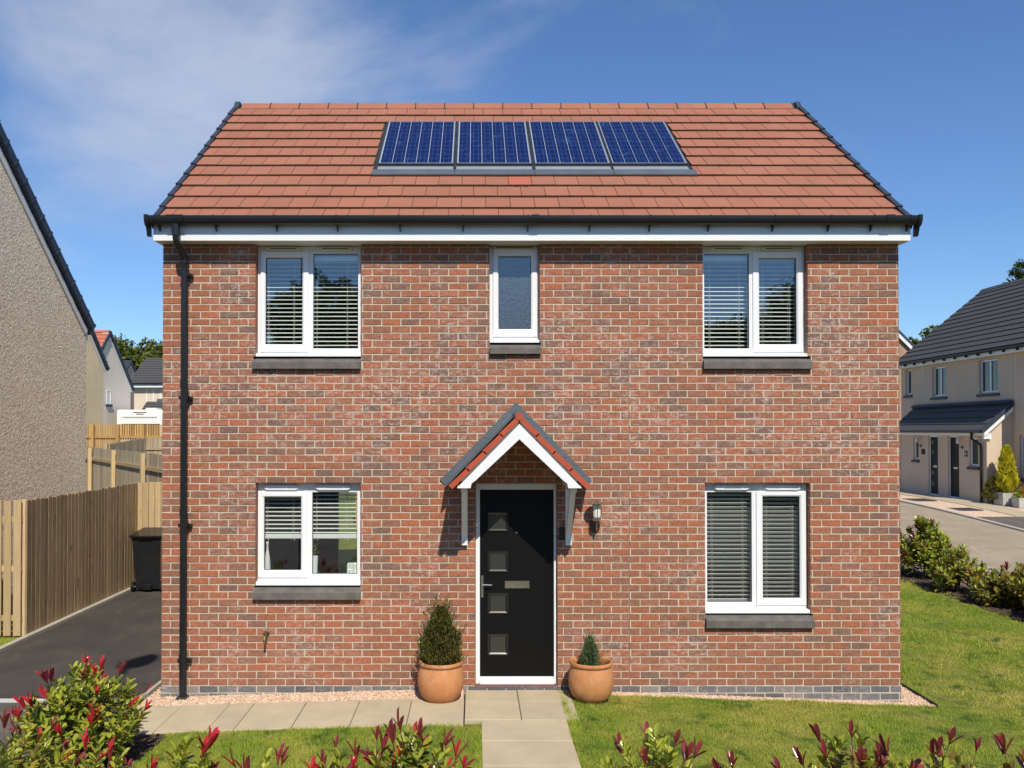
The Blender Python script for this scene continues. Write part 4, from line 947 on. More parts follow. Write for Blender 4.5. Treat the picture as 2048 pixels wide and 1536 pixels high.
def cone_bush(name, label, x, y, z0, h, r, n, m1, mix, spikes=1, wid=.006, ln=.05):
    t = thing(name, label, 'plant', (x, y, z0)); P = []; D = []
    ax = [(x, y, h, r)] if spikes == 1 else [(x + random.uniform(-.35, .35)*r, y + random.uniform(-.4, .4)*r, h*random.uniform(.55, 1), r*.42) for _ in range(spikes)]
    ax[0] = (x, y, h, r if spikes == 1 else r*.5)
    for q in range(n):
        cx, cy, hh, rr = random.choice(ax); u = random.random()**.8; v = min(1, u*4.5)**.5 * (1-u)**.62 * 1.25; a = random.uniform(0, 2*PI); lump = 1 + .20*math.sin(a*4+u*15) + .16*math.sin(a*9-u*29) + random.uniform(-.05, .14)
        k = rr * min(1.05, v) * random.uniform(.62, 1.06)**.7 * lump; P.append((cx + k*math.cos(a), cy + k*math.sin(a), z0 + hh*u*.96)); D.append((math.cos(a)*.55, math.sin(a)*.55, 1.0 + random.uniform(-.2, .3)))
    for q in range(n//60 if ln < .1 else 0):                               # loose shoots standing out of the outline
        k_ = random.randrange(n); px_, py_, pz_ = P[k_]; dx_, dy_, dz_ = D[k_]
        for w_ in range(9): P.append((px_+dx_*ln*.35*w_+random.gauss(0, ln*.08), py_+dy_*ln*.35*w_+random.gauss(0, ln*.08), pz_+dz_*ln*.35*w_)); D.append((dx_+random.gauss(0, .4), dy_+random.gauss(0, .4), dz_))
    n = len(P); P = np.array(P); D = np.array(D) + rng.normal(size=(n, 3))*.22
    o = sprigs('foliage', P, D, rng.uniform(.6, 1.3, n)*ln, rng.uniform(.7, 1.3, n)*wid, [M[m1], M[mix]], t, (rng.random(n) < .28).astype(int)); o['kind'] = 'stuff'
    m_ = MB(); m_.tube([(x, y, z0-.05), (x, y, z0+h*.8)], [.014, .004], 8)
    for k in range(14): a = random.uniform(0, 6.28); zz = z0+random.uniform(0, .5)*h; m_.tube([(x, y, zz), (x+math.cos(a)*r*.7, y+math.sin(a)*r*.7, zz+.12*h)], .003, 5)
    m_.build('stem', M['bark'], t)
zl = pot(-.388, -.36, .250, .445, 'full looking terracotta pot with a tall dense bush, left of the front door')
zr_ = pot(1.315, -.335, .243, .445, 'terracotta pot with a tiny blue green shrub, right of the front door', .0)
cone_bush('potted_bush', 'dense brown green cone shaped bush in the pot left of the door', -.388, -.36, zl-.01, .70, .205, 9000, 'con_g', 'tree_d', wid=.0058, ln=.042)
cone_bush('potted_shrub', 'small blue green upright shrub in the pot right of the door', 1.305, -.335, zr_-.01, .38, .15, 4600, 'con_b', 'con_g', spikes=7, wid=.0045, ln=.030)
t = thing('plant_label', 'thin white plant label stuck in the pot of the dense cone shaped bush', 'plant label', (-.60, -.45, zl)); m_ = MB(); m_.obox((-.60, -.45, zl-.05), (.012, 0, 0), (0, .001, 0), (-.012, 0, .15)); m_.build('label_strip', M['upvc'], t)

# ------------------------------------------------------------------ wheelie bin
def bin_():
    x0, x1, y0, y1 = -6.63, -6.06, 6.55, 7.22; z = G(-6.3, 6.9)
    t = thing('wheelie_bin', 'black two wheeled bin with its lid shut at the end of the driveway', 'bin', ((x0+x1)/2, (y0+y1)/2, z))
    m_ = MB(); b = .05; H = 1.07
    vs = [(x0+b, y0+.10, z+.06), (x1-b, y0+.10, z+.06), (x1-b, y1-.02, z+.06), (x0+b, y1-.02, z+.06), (x0+.01, y0+.02, z+H), (x1-.01, y0+.02, z+H), (x1-.01, y1, z+H), (x0+.01, y1, z+H)]
    m_.add(vs, [(0,3,2,1),(4,5,6,7),(0,1,5,4),(1,2,6,5),(2,3,7,6),(3,0,4,7)]); m_.build('bin_body', M['black'], t)
    m_ = MB(); m_.cbox(x0-.01, x1+.01, y0, y1+.02, z+H-.045, z+H-.001, .008); m_.build('rim', M['black'], t)
    m_ = MB(); m_.add([(x0-.03, y0-.04, z+H+.002), (x1+.03, y0-.04, z+H+.002), (x1+.03, y1+.04, z+H+.002), (x0-.03, y1+.04, z+H+.002), (x0-.03, y0-.04, z+H+.035), (x1+.03, y0-.04, z+H+.035), (x1+.0, y1-.03, z+H+.12), (x0+.0, y1-.03, z+H+.12)], [(0,3,2,1),(4,5,6,7),(0,1,5,4),(1,2,6,5),(2,3,7,6),(3,0,4,7)]); m_.build('lid', M['black'], t)
    m_ = MB(); m_.cbox(x0+.15, x1-.15, y0-.065, y0-.041, z+H+.0, z+H+.03, .005); m_.build('lid_handle', M['black'], t)
    for xa in (x0+.09, (x0+x1)/2-.02, x1-.13): m_ = MB(); m_.obox((xa, y0+.095, z+.09), (.04, 0, 0), (0, -.075, H-.18), (0, .03, 0)); m_.build('body_rib', M['black'], t)
    for xa in (x0-.02, x1-.03): m_ = MB(); m_.tube([(xa, y0+.12, z+.10), (xa+.05, y0+.12, z+.10)], .10, 20); m_.build('wheel', M['black'], t); 
    m_ = MB(); m_.tube([(x0+.03, y0+.12, z+.10), (x1-.03, y0+.12, z+.10)], .016, 8); m_.build('axle', M['bolt'], t)
    m_ = MB(); m_.cbox(x0+.2, x1-.2, y0+.03, y0+.10, z+.05, z+.16, .01); m_.build('foot_step', M['black'], t)
bin_()

# ------------------------------------------------------------------ fences
def fence(label, A, B, h, bw, pitch, mt, side=1, post=2.4, rails=True, ztop=None, group=None, jit=.012, zlow=0, railmat=None, name='board_fence', post_h=0, bt=.020):
    A = Vector((*A, 0)); B = Vector((*B, 0)); L_ = (B-A).length; d = (B-A)/L_; nrm = Vector((-d.y, d.x, 0))*side       # nrm: side the boards are on
    t = thing(name, label, 'fence', (A.x, A.y, G(A.x, A.y)), group)
    me = {}
    n = int(L_/pitch)
    top = (lambda s: ztop[0] + (ztop[1]-ztop[0])*s/L_) if ztop else (lambda s: G((A+d*s).x, (A+d*s).y) + h)
    for i in range(n+1):
        s = i*pitch; p = A + d*s; zt = top(s) + random.uniform(-jit, jit); zb = max(G(p.x, p.y) + .03 + zlow, zt-3)
        m_ = MB(); o = p + nrm*.022 + Vector((0, 0, zb)); m_.obox(o, d*bw, nrm*bt, (0, 0, zt-zb)); m_.build('board', mt, t, origin=(p.x, p.y, zb))
    for k, fz in enumerate((.14, .5, .86) if rails != 2 else (.22, .86)):
        m_ = MB(); a = A; b = B; za = G(a.x, a.y)*(1-0) + (top(0)-G(a.x, a.y))*fz; zb_ = G(b.x, b.y) + (top(L_)-G(b.x, b.y))*fz
        o = a - nrm*.020 + Vector((0, 0, za-.04)); m_.obox(o, d*L_ + Vector((0, 0, zb_-za)), nrm*.040, (0, 0, .085)); m_.build('rail', railmat or mt, t)
    s = .0; 
    while s < L_+.01:
        p = A + d*s; m_ = MB(); o = p - nrm*.115 - d*.05 + Vector((0, 0, G(p.x, p.y)-.2)); m_.obox(o, d*.10, nrm*.094, (0, 0, top(min(s, L_))+post_h - G(p.x, p.y)+.2)); m_.build('post', railmat or mt, t); s += post
    return t
fence('weathered close board fence along the left of the driveway, boards facing the drive', (-6.85, 7.28), (-6.85, 3.02), 2.06, .108, .131, M['fence'], side=1, ztop=(1.985, 1.975), jit=.012, bt=.032)
fence('short return of pale wide boards with gaps in front of the roughcast house', (-6.87, 2.98), (-9.4, 2.98), 2.0, .112, .148, M['fence_pale'], side=1, ztop=(1.985, 1.985), jit=.008)
fence('pale board fence closing the end of the driveway behind the black bin', (-6.82, 7.34), (-3.72, 7.34), 2.0, .112, .124, M['fence_pale'], side=-1, ztop=(1.985, 2.12), jit=.006)
fence('garden fence seen from its post side, sloping towards the brick house', (-12.9, 17.6), (-6.2, 7.9), 2.0, .10, .125, M['fence_grey'], side=-1 if False else 1, ztop=(2.56, 2.50), post=3.05, rails=2, railmat=M['fence_pale'], post_h=-.01)
fence('grey board fence running away behind the post sided fence', (-10.6, 14.9), (-10.6, 17.6), 1.9, .11, .14, M['fence_grey'], side=-1, ztop=(2.66, 2.80))
fence('grey cross fence with a top rail beside the brick house wall', (-10.6, 17.62), (-5, 17.5), 1.9, .075, .09, M['fence_grey'], side=1, ztop=(2.81, 2.78), rails=2, post=5)
fence('golden new board fence with white gaps, furthest back before the caravan', (-14.2, 18.3), (-7.0, 18.3), 2.0, .057, .079, M['fence_gold'], side=1, ztop=(3.25, 3.21), post=.83, rails=2, jit=.008)
fence('brown board fence across the back garden, seen through the lower left window', (-3.5, 15.6), (5.5, 15.6), 2.0, .12, .14, M['fence_gold'], side=-1)

# ------------------------------------------------------------------ other houses
def slope(parent, A, B, E, n, mt, th=.03, name='roof', mats=None):
    """stepped tile courses from eave line A-B up to the line E (offset vector from A to ridge)"""
    A, B, E = Vector(A), Vector(B), Vector(E); u = E.normalized(); nn = (B-A).cross(E).normalized()
    if nn.z < 0: nn = -nn
    Ln = E.length/n; mb = MB(); ab = B-A
    for k in range(n):
        o = A + u*(k*Ln); q = u*(Ln+.02)
        vs = [o - nn*.10, o+ab - nn*.10, o+ab+q - nn*.10, o+q - nn*.10, o + nn*th, o+ab + nn*th, o+ab+q, o+q]
        mb.add(vs, [(0,3,2,1), (4,5,6,7), (1,2,6,5), (3,0,4,7)]); mb.m = 1; mb.add([vs[0], vs[1], vs[5], vs[4]], [(0,1,2,3)]); mb.m = 0
    return mb.build(name, [mt, M['slot']], parent)
def small_window(parent, axis, pl, a0, a1, z0, z1, out, split=True, sill=True, proud=.03):
    """window on a plane x=pl (axis 'x') or y=pl; out = +-1 outward direction"""
    w = place(bpy.data.objects.new('window', None), parent, (pl, (a0+a1)/2, z0) if axis == 'x' else ((a0+a1)/2, pl, z0)); COL.objects.link(w)
    def bx(m_, a, b, c, d, p0, p1):
        lo, hi = sorted((pl + out*p0, pl + out*p1))
        m_.box(lo, hi, a, b, c, d) if axis == 'x' else m_.box(a, b, lo, hi, c, d)
    f = MB(); e = .06; bars = [(a0, a1, z0, z0+e), (a0, a1, z1-e, z1), (a0, a0+e, z0+e, z1-e), (a1-e, a1, z0+e, z1-e)]
    if split: m = (a0+a1)/2; bars.append((m-.04, m+.04, z0+e, z1-e))
    for a, b, c, d in bars: bx(f, a, b, c, d, proud-.06, proud)
    f.build('frame', M['upvc'], w)
    p = MB(); bx(p, a0+e*.5, a1-e*.5, z0+e*.5, z1-e*.5, proud-.05, proud-.035); p.build('pane', M['farglass'], w)
    if sill: s = MB(); bx(s, a0-.06, a1+.06, z0-.13, z0-.002, -.05, max(.05, proud+.06)); s.build('sill', M['sill_dark'], w)
    return w
m, t_, b_ = newmat('far_window_glass'); b_.inputs['Base Color'].default_value = (.022,.028,.032,1); b_.inputs['Roughness'].default_value = .05; b_.inputs['Specular IOR Level'].default_value = .8; M['farglass'] = m
M['sill_dark'] = mat('dark_sill', (.035,.04,.05), .6, .1, 5)
def gable_x(label, X, y_pk, half, z_pk, pitch, zb, length, wallm, roofm, trim=M['navy'], n=13, name='house', joint=None, ov=.22):
    """house whose gable faces +x at x = X, ridge running along -x"""
    t = thing(name, label, 'house', (X, y_pk, zb)); ze = z_pk - half*pitch
    w = MB(); w.prism([(y_pk-half, zb-.5), (y_pk+half, zb-.5), (y_pk+half, ze-.12), (y_pk, z_pk-.14), (y_pk-half, ze-.12)], 'x', X-length, X); wo = w.build('wall', wallm, t)
    for s in (-1, 1):
        E = Vector((0, -s*(half+ov), (half+ov)*pitch)); A = Vector((X+.09, y_pk+s*(half+ov), z_pk-(half+ov)*pitch)); B = A + Vector((-length-.1, 0, 0))
        slope(t, A, B, E, n, roofm)
        m_ = MB(); u = E.normalized(); nn = Vector((0, -E.z*(-s)*-1, 0)); nn = Vector((0, s*pitch, 1)).normalized(); k = 13; Ln = E.length/k
        for i in range(k):                               # verge units stepping up
            o = A + u*(Ln*i - .03) + Vector((-.05, 0, 0)); m_.obox(o - nn*.12, (.085, 0, 0), u*(Ln+.03), nn*(.145))
            m_.obox(o - nn*.13 + u*0, (.095, 0, 0), u*.04, nn*.168)
        m_.build('verge', trim, t)
        m_ = MB(); m_.obox(A - nn*.25 + Vector((-.10, 0, 0)), (.045, 0, 0), E, nn*.12); m_.build('barge_board', M['fascia'], t)
        m_ = MB(); m_.obox(A - nn*.19 + Vector((-.40, 0, 0)), (.30, 0, 0), E, nn*.06); m_.build('verge_soffit', M['soffit'], t)
        y0 = y_pk + s*half; m_ = MB(); ya, yb = sorted((y0, y0+s*(ov-.03))); m_.box(X-.10, X-.001+.0, ya, yb, ze-.40, ze-.12); m_.box(X-length, X-.1, ya, yb, ze-.36, ze-.15); m_.build('eaves_box', M['fascia'], t)
        m_ = MB(); yy = y0+s*(ov+.06); m_.tube([(X+.02, yy, ze-.21), (X-length, yy, ze-.21)], .06, 10); m_.build('gutter', M['black'], t)
    m_ = MB(); m_.prism([(y_pk-.14, z_pk-.07), (y_pk, z_pk+.06), (y_pk+.14, z_pk-.07)], 'x', X-length, X+.04); m_.build('ridge', roofm if roofm != M['tile_dark2'] else M['navy'], t)
    if joint is not None:
        m_ = MB(); zt = z_pk-abs(joint-y_pk)*pitch-.2; m_.box(X-.02, X+.004, joint-.008, joint+.008, zb-.3, zt); m_.build('movement_joint', M['sealgrey'], wo)
    return t
M['sealgrey'] = mat('grey_sealant', (.52,.47,.41), .8, .1, 6)
# neighbour on the left: gable of coarse roughcast
H1 = gable_x('nearest neighbouring house with coarse roughcast gable and dark verge at the left edge', -7.7, 3.65, 3.31, 8.36, .95, -.1, 9, M['roughcast'], M['tile_dark2'], joint=4.05, ov=.09)
H1.rotation_euler = (0, 0, R(-4)); H1.location.x -= .231
H2 = gable_x('second house along on the left, tan gable with dark verge, half hidden', -15.0, 22.2, 2.6, 8.80, 1.15, .4, 9, M['harl_tan'], M['tile_dark2'])
H3 = gable_x('grey gabled house with orange red roof and one slim window, left background', -19.0, 35.23, 2.37, 8.24, 1.13, 1.0, 11, M['harl_grey'], M['tile_orange'])
small_window(H3, 'x', -19.0, 35.0, 35.45, 4.4, 5.15, 1, split=False, proud=.02)
for h_, s_ in ((H2, 2.6), (H3, 2.37)): h_.rotation_euler = (0, 0, R(-5)); h_.location.x -= s_*math.sin(R(5))
H4 = gable_x('small distant gable with charcoal roof just right of the grey gabled house', -26.0, 55.1, 2.9, 8.25, .80, 1.0, 10, M['harl_beige'], M['tile_dark2'])
m_ = MB(); m_.tube([(-25.9, 57.0, 1.4), (-25.9, 57.0, 5.9)], .10, 8); m_.build('downpipe', M['black'], H4)
def cream_house():
    t = thing('house', 'cream and white rendered house with grey roof beyond the caravan', 'house', (-20, 50, 1)); Y = 49.8; ze = 6.25; zr = 8.25
    w = MB(); w.box(-23.6, -21.4, Y, Y+8, .5, ze-.02); w.build('wall', M['harl_cream'], t)
    w = MB(); w.box(-21.398, -12, Y-.25, Y+8, .5, ze-.02); w.build('side_wall', M['harl_white'], t)
    slope(t, (-23.9, Y-.4, ze+.05), (-12, Y-.4, ze+.05), (0, 3.4, zr-ze), 11, M['tile_dark'])
    slope(t, (-21.2, Y-.65, ze+.10), (-12, Y-.65, ze+.10), (0, 3.4, zr-ze+.08), 11, M['tile_dark'])
    m_ = MB(); m_.obox((-21.3, Y-.68, ze+.08), (.16, 0, 0), (0, 3.4, zr-ze+.08), (0, -.03, .10)); m_.build('verge', M['navy'], t)
    m_ = MB(); m_.box(-23.8, -12, Y+2.9, Y+3.1, ze, zr-.1); m_.build('ridge', M['tile_dark'], t)
    m_ = MB(); m_.box(-23.8, -21.36, Y-.38, Y-.02, ze-.27, ze-.04); m_.box(-21.35, -12, Y-.62, Y-.26, ze-.25, ze-.02); m_.build('fascia', M['fascia'], t)
    m_ = MB(); m_.tube([(-23.9, Y-.44, ze-.0), (-21.3, Y-.44, ze-.0)], .07, 8); m_.tube([(-21.3, Y-.70, ze+.02), (-12, Y-.70, ze+.02)], .07, 8); m_.build('gutter', M['black'], t)
    small_window(t, 'y', Y, -22.75, -21.75, 4.75, 5.95, -1)
    slope(t, (-22.6, Y-2.0, 3.95), (-12, Y-2.0, 3.95), (0, 1.7, 1.05), 6, M['tile_dark'], name='porch_roof')
    m_ = MB(); m_.box(-21.9, -12, Y-.32, Y-.258, 4.97, 5.2); m_.build('porch_flashing', M['lead'], t)
    m_ = MB(); m_.box(-22.4, -12, Y-1.8, Y-.26, 1, 3.9); m_.build('porch_wall', M['harl_white'], t)
    small_window(t, 'y', Y, -22.9, -22.5, 3.0, 3.85, -1, split=False, sill=False)
cream_house()
t = gable_x('low dark roofed house with a sliver of blue solar panel between the gables', -33, 72, 3.2, 9.4, .8, 1, 10, M['harl_grey'], M['tile_dark2'])
def caravan():
    X0, X1, Y0, Y1, zb, zt = -18.75, -16.3, 35.2, 41, 1.9, 4.12
    t = thing('caravan', 'white touring caravan end with small roof vents behind the golden fence', 'caravan', ((X0+X1)/2, 38, 1.4))
    m_ = MB(); prof = [(Y0, zb), (Y0, zt-.18), (Y0+.05, zt-.05), (Y0+.2, zt), (Y1-.2, zt), (Y1, zt-.2), (Y1, zb)]; m_.prism(prof, 'x', X0, X1); m_.build('caravan_body', M['caravan'], t)
    m_ = MB(); m_.prism([(Y0-.02, zt-.42), (Y0-.05, zt-.36), (Y0-.001, zt-.28)], 'x', X0+.3, X1-.35); m_.build('gutter_lip', M['caravan'], t)
    m_ = MB(); m_.box(X0+.85, X0+1.55, Y0-.012, Y0-.002, zt-.16, zt-.12); m_.box(X0+1.0, X0+1.4, Y0-.012, Y0-.002, zt-.26, zt-.22); m_.build('marker_lamp', M['lampred'], t)
    m_ = MB(); m_.cbox(X0+1.3, X0+1.9, Y0+.5, Y0+1.2, zt+.001, zt+.10, .02); m_.build('roof_vent', M['cream'], t)
    m_ = MB(); m_.box(X0+.2, X1-.2, Y0-.01, Y0-.001, zt-1.4, zt-.75); m_.build('rear_window', M['farglass'], t)
    for x in (X0+.1, X1-.3): m_ = MB(); m_.tube([(x, 38, 1.72), (x+.2, 38, 1.72)], .33, 18); m_.build('wheel', M['black'], t)
M['lampred'] = mat('dark_red_lamp', (.10,.02,.03), .3, .1, 4)
caravan()

def right_house():
    zb = .34; XM, XP = 19.95, 19.0; Y0, Y1 = 20.0, 30.35; zf = 5.92; yx = lambda d: d-10.2
    t = thing('house', 'beige rendered semi detached house with dark tiled roof across the road on the right', 'house', (XM, 25, zb))
    wins = [(yx(39.6), yx(40.15), 4.68, 5.83), (yx(36.7), yx(37.8), 4.50, 5.78), (yx(33.05), yx(34.3), 4.50, 5.80), (yx(30.6), yx(31.8), 1.32, 2.86)]
    w = MB(); panel_boxes(w, (Y0, Y1, zb-.5, zf), [(a, b, c, d) for a, b, c, d in wins], XM, XM+.25, swap=True)
    w.box(XM+.25, XM+7.4, Y0, Y0+.25, zb-.5, zf); w.box(XM+.25, XM+7.4, Y1-.25, Y1, zb-.5, zf); w.box(XM+7.4, XM+7.6, Y0, Y1, zb-.5, zf); wo = w.build('wall', M['harl_beige'], t)
    g = MB(); 
    for y in (Y0, Y1-.2): g.prism([(XM, zf+.002), (XM+7.6, zf+.002), (XM+3.85, 9.45)], 'y', y, y+.2)
    g.build('gable', M['harl_beige'], t)
    k = MB(); k.box(XM+.6, XM+.65, Y0+.3, Y1-.3, zb, zf); k.build('interior', M['plaster'], t)
    for a, b, c, d in wins: small_window(t, 'x', XM+.11, a+.01, b-.01, c+.01, d-.01, -1, split=(b-a > .8), proud=.02)
    for a, b, c, d in wins:
        s = MB(); s.prism([(XM-.06, c-.14), (XM-.06, c-.05), (XM+.1, c-.003), (XM+.1, c-.14)], 'y', a-.10, b+.10); s.build('sill', M['sill_dark'], t)
    for y in (yx(38.6), yx(31.95)):
        j = MB(); j.box(XM-.006, XM+.01, y-.012, y+.012, 3.2, zf); j.build('movement_joint', M['soffit'], wo)
    slope(t, (XM-.32, Y0-.1, zf+.24), (XM-.32, Y1+.1, zf+.24), (4.17, 0, 3.42), 14, M['tile_dark'], th=.035)
    slope(t, (XM+7.95, Y0-.1, zf+.24), (XM+7.95, Y1+.1, zf+.24), (-4.1, 0, 3.42), 14, M['tile_dark'])
    m_ = MB(); m_.prism([(XM+3.7, 9.50), (XM+3.86, 9.66), (XM+4.02, 9.50)], 'y', Y0-.1, Y1+.1); m_.build('ridge', M['tile_dark'], t)
    m_ = MB(); m_.box(XM-.22, XM-.20, Y0-.08, Y1+.08, zf-.02, zf+.2); m_.box(XM-.20, XM-.001, Y0-.08, Y1+.08, zf-.018, zf-.003); m_.build('fascia', M['fascia'], t)
    m_ = MB(); m_.tube([(XM-.30, Y0-.1, zf+.17), (XM-.30, Y1+.1, zf+.17)], .065, 10); gu = m_.build('gutter', M['black'], t)
    y = Y0+.4
    while y < Y1: m_ = MB(); m_.box(XM-.33, XM-.221, y, y+.03, zf+.03, zf+.14); m_.build('gutter_bracket', M['black'], gu); y += .82
    # shared porch with a lean-to roof
    PY0, PY1 = yx(32.2), yx(39.2)
    ops_ = [(yx(35.6), yx(36.35), zb, 2.82), (yx(34.05), yx(34.85), zb, 2.82), (yx(37.15), yx(37.6), 1.80, 2.80), (yx(32.75), yx(33.35), 1.68, 2.76)]
    w = MB(); panel_boxes(w, (PY0, PY1, zb-.4, 2.9), ops_, XP, XP+.2, swap=True)
    w.prism([(XP+.2, zb-.4), (XM-.002, zb-.4), (XM-.002, 3.9), (XP+.2, 3.02), (XP+.2, 2.9)], 'y', PY0, PY0+.2); w.prism([(XP+.2, zb-.4), (XM-.002, zb-.4), (XM-.002, 3.9), (XP+.2, 3.02), (XP+.2, 2.9)], 'y', PY1-.2, PY1)
    w.prism([(XP+.002, 2.902), (XP+.2, 2.902), (XP+.2, 3.02)], 'y', PY0+.002, PY0+.2)
    w.build('porch_wall', M['harl_beige'], t)
    k = MB(); k.box(XP+.5, XP+.55, PY0+.25, PY1-.25, zb, 2.9); k.build('porch_interior', M['plaster'], t)
    slope(t, (XP-.22, PY0-.12, 3.02), (XP-.22, PY1+.1, 3.02), (1.14, 0, 1.02), 4, M['tile_dark'], th=.03, name='porch_roof')
    m_ = MB(); m_.obox((XM-.13, PY0-.14, 3.98), (.12, 0, .10), (0, PY1-PY0+.2, 0), (-.09, 0, .10)); m_.build('porch_flashing', M['navy'], t)
    m_ = MB(); m_.obox((XP-.24, PY0-.17, 2.96), (1.16, 0, 1.04), (0, .08, 0), (-.05, 0, .09)); m_.build('porch_verge', M['navy'], t)
    m_ = MB(); m_.obox((XP-.16, PY0-.13, 2.80), (1.08, 0, .97), (0, .03, 0), (-.0, 0, .15)); m_.box(XP-.17, XP-.15, PY0-.1, PY1, 2.83, 3.0); m_.box(XP-.15, XP-.001, PY0-.1, PY1, 2.83, 2.845); m_.box(XP-.16, XP+.12, PY0-.10, PY0-.012, 2.72, 2.92); m_.build('porch_fascia', M['fascia'], t)
    m_ = MB(); m_.tube([(XP-.24, PY0-.1, 3.0), (XP-.24, PY1+.1, 3.0)], .06, 10); m_.build('porch_gutter', M['black'], t)
    m_ = MB(); m_.tube([(XP-.22, PY0+.62, 2.96), (XP-.22, PY0+.60, 2.72), (XP-.08, PY0+.30, 2.52), (XP-.06, PY0+.28, 2.4), (XP-.06, PY0+.28, zb)], .045, 10); m_.tube([(XP-.06, PY1-.35, 2.9), (XP-.06, PY1-.35, zb)], .045, 10); m_.build('downpipe', M['black'], t)
    for i, (a, b, c, d) in enumerate(ops_):
        if i > 1: small_window(t, 'x', XP+.09, a+.01, b-.01, c+.01, d-.01, -1, split=False, proud=.02); s = MB(); s.prism([(XP-.06, c-.14), (XP-.06, c-.05), (XP+.08, c-.003), (XP+.08, c-.14)], 'y', a-.08, b+.08); s.build('sill', M['sill_dark'], t); continue
        dr = place(bpy.data.objects.new('door', None), t, (XP+.1, (a+b)/2, zb)); COL.objects.link(dr)
        m_ = MB(); m_.box(XP+.06, XP+.11, a+.003, a+.05, c, d-.003); m_.box(XP+.06, XP+.11, b-.05, b-.003, c, d-.003); m_.box(XP+.06, XP+.11, a+.05, b-.05, d-.06, d-.003); m_.box(XP+.05, XP+.11, a+.003, b-.003, c, c+.06); m_.build('frame', M['upvc'], dr)
        m_ = MB(); m_.box(XP+.08, XP+.12, a+.05, b-.05, c+.06, d-.06); m_.build('leaf', M['door'], dr)
        if i == 0:
            for z in (.75, 1.2, 1.65+.4, 2.45): m_ = MB(); m_.box(XP+.072, XP+.079, b-.26, b-.12, z-.0, z+.16); m_.build('pane', M['doorglass'], dr)
        m_ = MB(); m_.box(XP+.07, XP+.079, (a+b)/2-.17, (a+b)/2+.12, 1.50, 1.58); m_.build('letterbox', M['steel'], dr)
    for y, z, wh in ((yx(37.0), 2.52, 'left'), (yx(33.85), 2.52, 'right')):
        l = thing('wall_lamp', 'small steel lantern beside the %s on the porch across the road' % ('patterned black door' if wh == 'left' else 'plain black door'), 'lamp', (XP-.0, y, z))
        m_ = MB(); m_.lathe([(.055, .0), (.055, .20)], (XP-.16, y, z), 12); m_.build('glass_cylinder', M['glassy_white'], l); m_ = MB(); m_.lathe([(.05, .201), (.11, .21), (.02, .24)], (XP-.16, y, z), 12); m_.build('cap', M['steel'], l)
        m_ = MB(); m_.tube([(XP-.002, y-.05, z-.14), (XP-.02, y-.05, z-.14)], .07, 12); m_.tube([(XP-.02, y, z-.14), (XP-.16, y, z-.1), (XP-.16, y, z)], .012, 6); m_.build('bracket', M['darksteel'], l)
    for y, w_ in ((yx(36.75), .14), (yx(33.55), .09)):
        l = thing('number_plaque', ('wide dark' if w_ > .1 else 'small square dark') + ' house number plaque on the porch wall across the road', 'plaque', (XP, y, 2.02)); m_ = MB(); m_.box(XP-.02, XP-.002, y-w_, y+w_, 2.02, 2.24); m_.build('plate', M['slot'], l)
        if w_ < .1: m_ = MB(); m_.box(XP-.024, XP-.0205, y-.035, y+.045, 2.08, 2.18); m_.build('numeral', M['cream'], l)
    c = thing('meter_box', 'white meter box low on the sunny side wall of the porch across the road', 'meter box', (XM-.3, PY0-.1, .8)); m_ = MB(); m_.cbox(XM-.42, XM-.06, PY0-.12, PY0-.003, .75, 1.5, .01); m_.build('cabinet', M['upvc'], c)
right_house()
for a, b in ((19.6, 20.5), (22.6, 23.6)):
    t = thing('drain_cover', ('nearer' if a < 20 else 'further') + ' square dark drain cover in the pink gravel across the road', 'drain cover', (17.0, a, G(17, a))); z = G(17, a)+.02
    m_ = MB(); m_.box(16.7, 17.4, a, b, z, z+.02); m_.build('cover', M['slot'], t); m_ = MB(); m_.box(16.64, 16.698, a, b, z-.01, z+.026); m_.box(17.402, 17.46, a, b, z-.01, z+.026); m_.build('cover_frame', M['lead'], t)
# planters by that house
def planter(x, y, wx, wy, h, label):
    z = G(x, y)+.01; t = thing('planter', label, 'planter', (x, y, z), 'stone planters by the porch across the road'); m_ = MB()
    a, b = wx/2, wy/2; e = .03
    vs = [(x-a+e, y-b+e, z), (x+a-e, y-b+e, z), (x+a-e, y+b-e, z), (x-a+e, y+b-e, z), (x-a, y-b, z+h), (x+a, y-b, z+h), (x+a, y+b, z+h), (x-a, y+b, z+h), (x-a+.04, y-b+.04, z+h), (x+a-.04, y-b+.04, z+h), (x+a-.04, y+b-.04, z+h), (x-a+.04, y+b-.04, z+h), (x-a+.04, y-b+.04, z+h-.05), (x+a-.04, y-b+.04, z+h-.05), (x+a-.04, y+b-.04, z+h-.05), (x-a+.04, y+b-.04, z+h-.05)]
    fs = [(12,13,14,15)]
    for k in (0, 4, 8): fs += [(k+i, k+(i+1) % 4, k+4+(i+1) % 4, k+4+i) for i in range(4)]
    m_.add(vs, fs); m_.build('tub', M['planter'], t); return z+h-.05
M['planter'] = mat('pale_stone', (.42,.43,.40), .8, .12, 8)
z = planter(19.25, 21.25, .62, .62, .46, 'larger square stone planter with the golden conifer by the sunny porch wall'); cone_bush('golden_conifer', 'bright yellow green conifer in the larger planter across the road', 19.30, 21.3, z, 1.7, .24, 4600, 'con_y', 'con_y', wid=.03, ln=.15)
cone_bush('green_bush', 'loose green bush behind the golden conifer across the road', 18.98, 21.6, z-.3, .85, .3, 1600, 'con_g', 'leaf_b', wid=.02, ln=.12)
z = planter(19.35, 20.5, .5, .45, .36, 'smaller stone planter with red flowers in front of the golden conifer')
cone_bush('flowering_plant', 'leafy plant with red flowers in the smaller planter across the road', 19.4, 20.5, z-.02, .35, .26, 700, 'leaf_g', 'leaf_g', wid=.03, ln=.10)
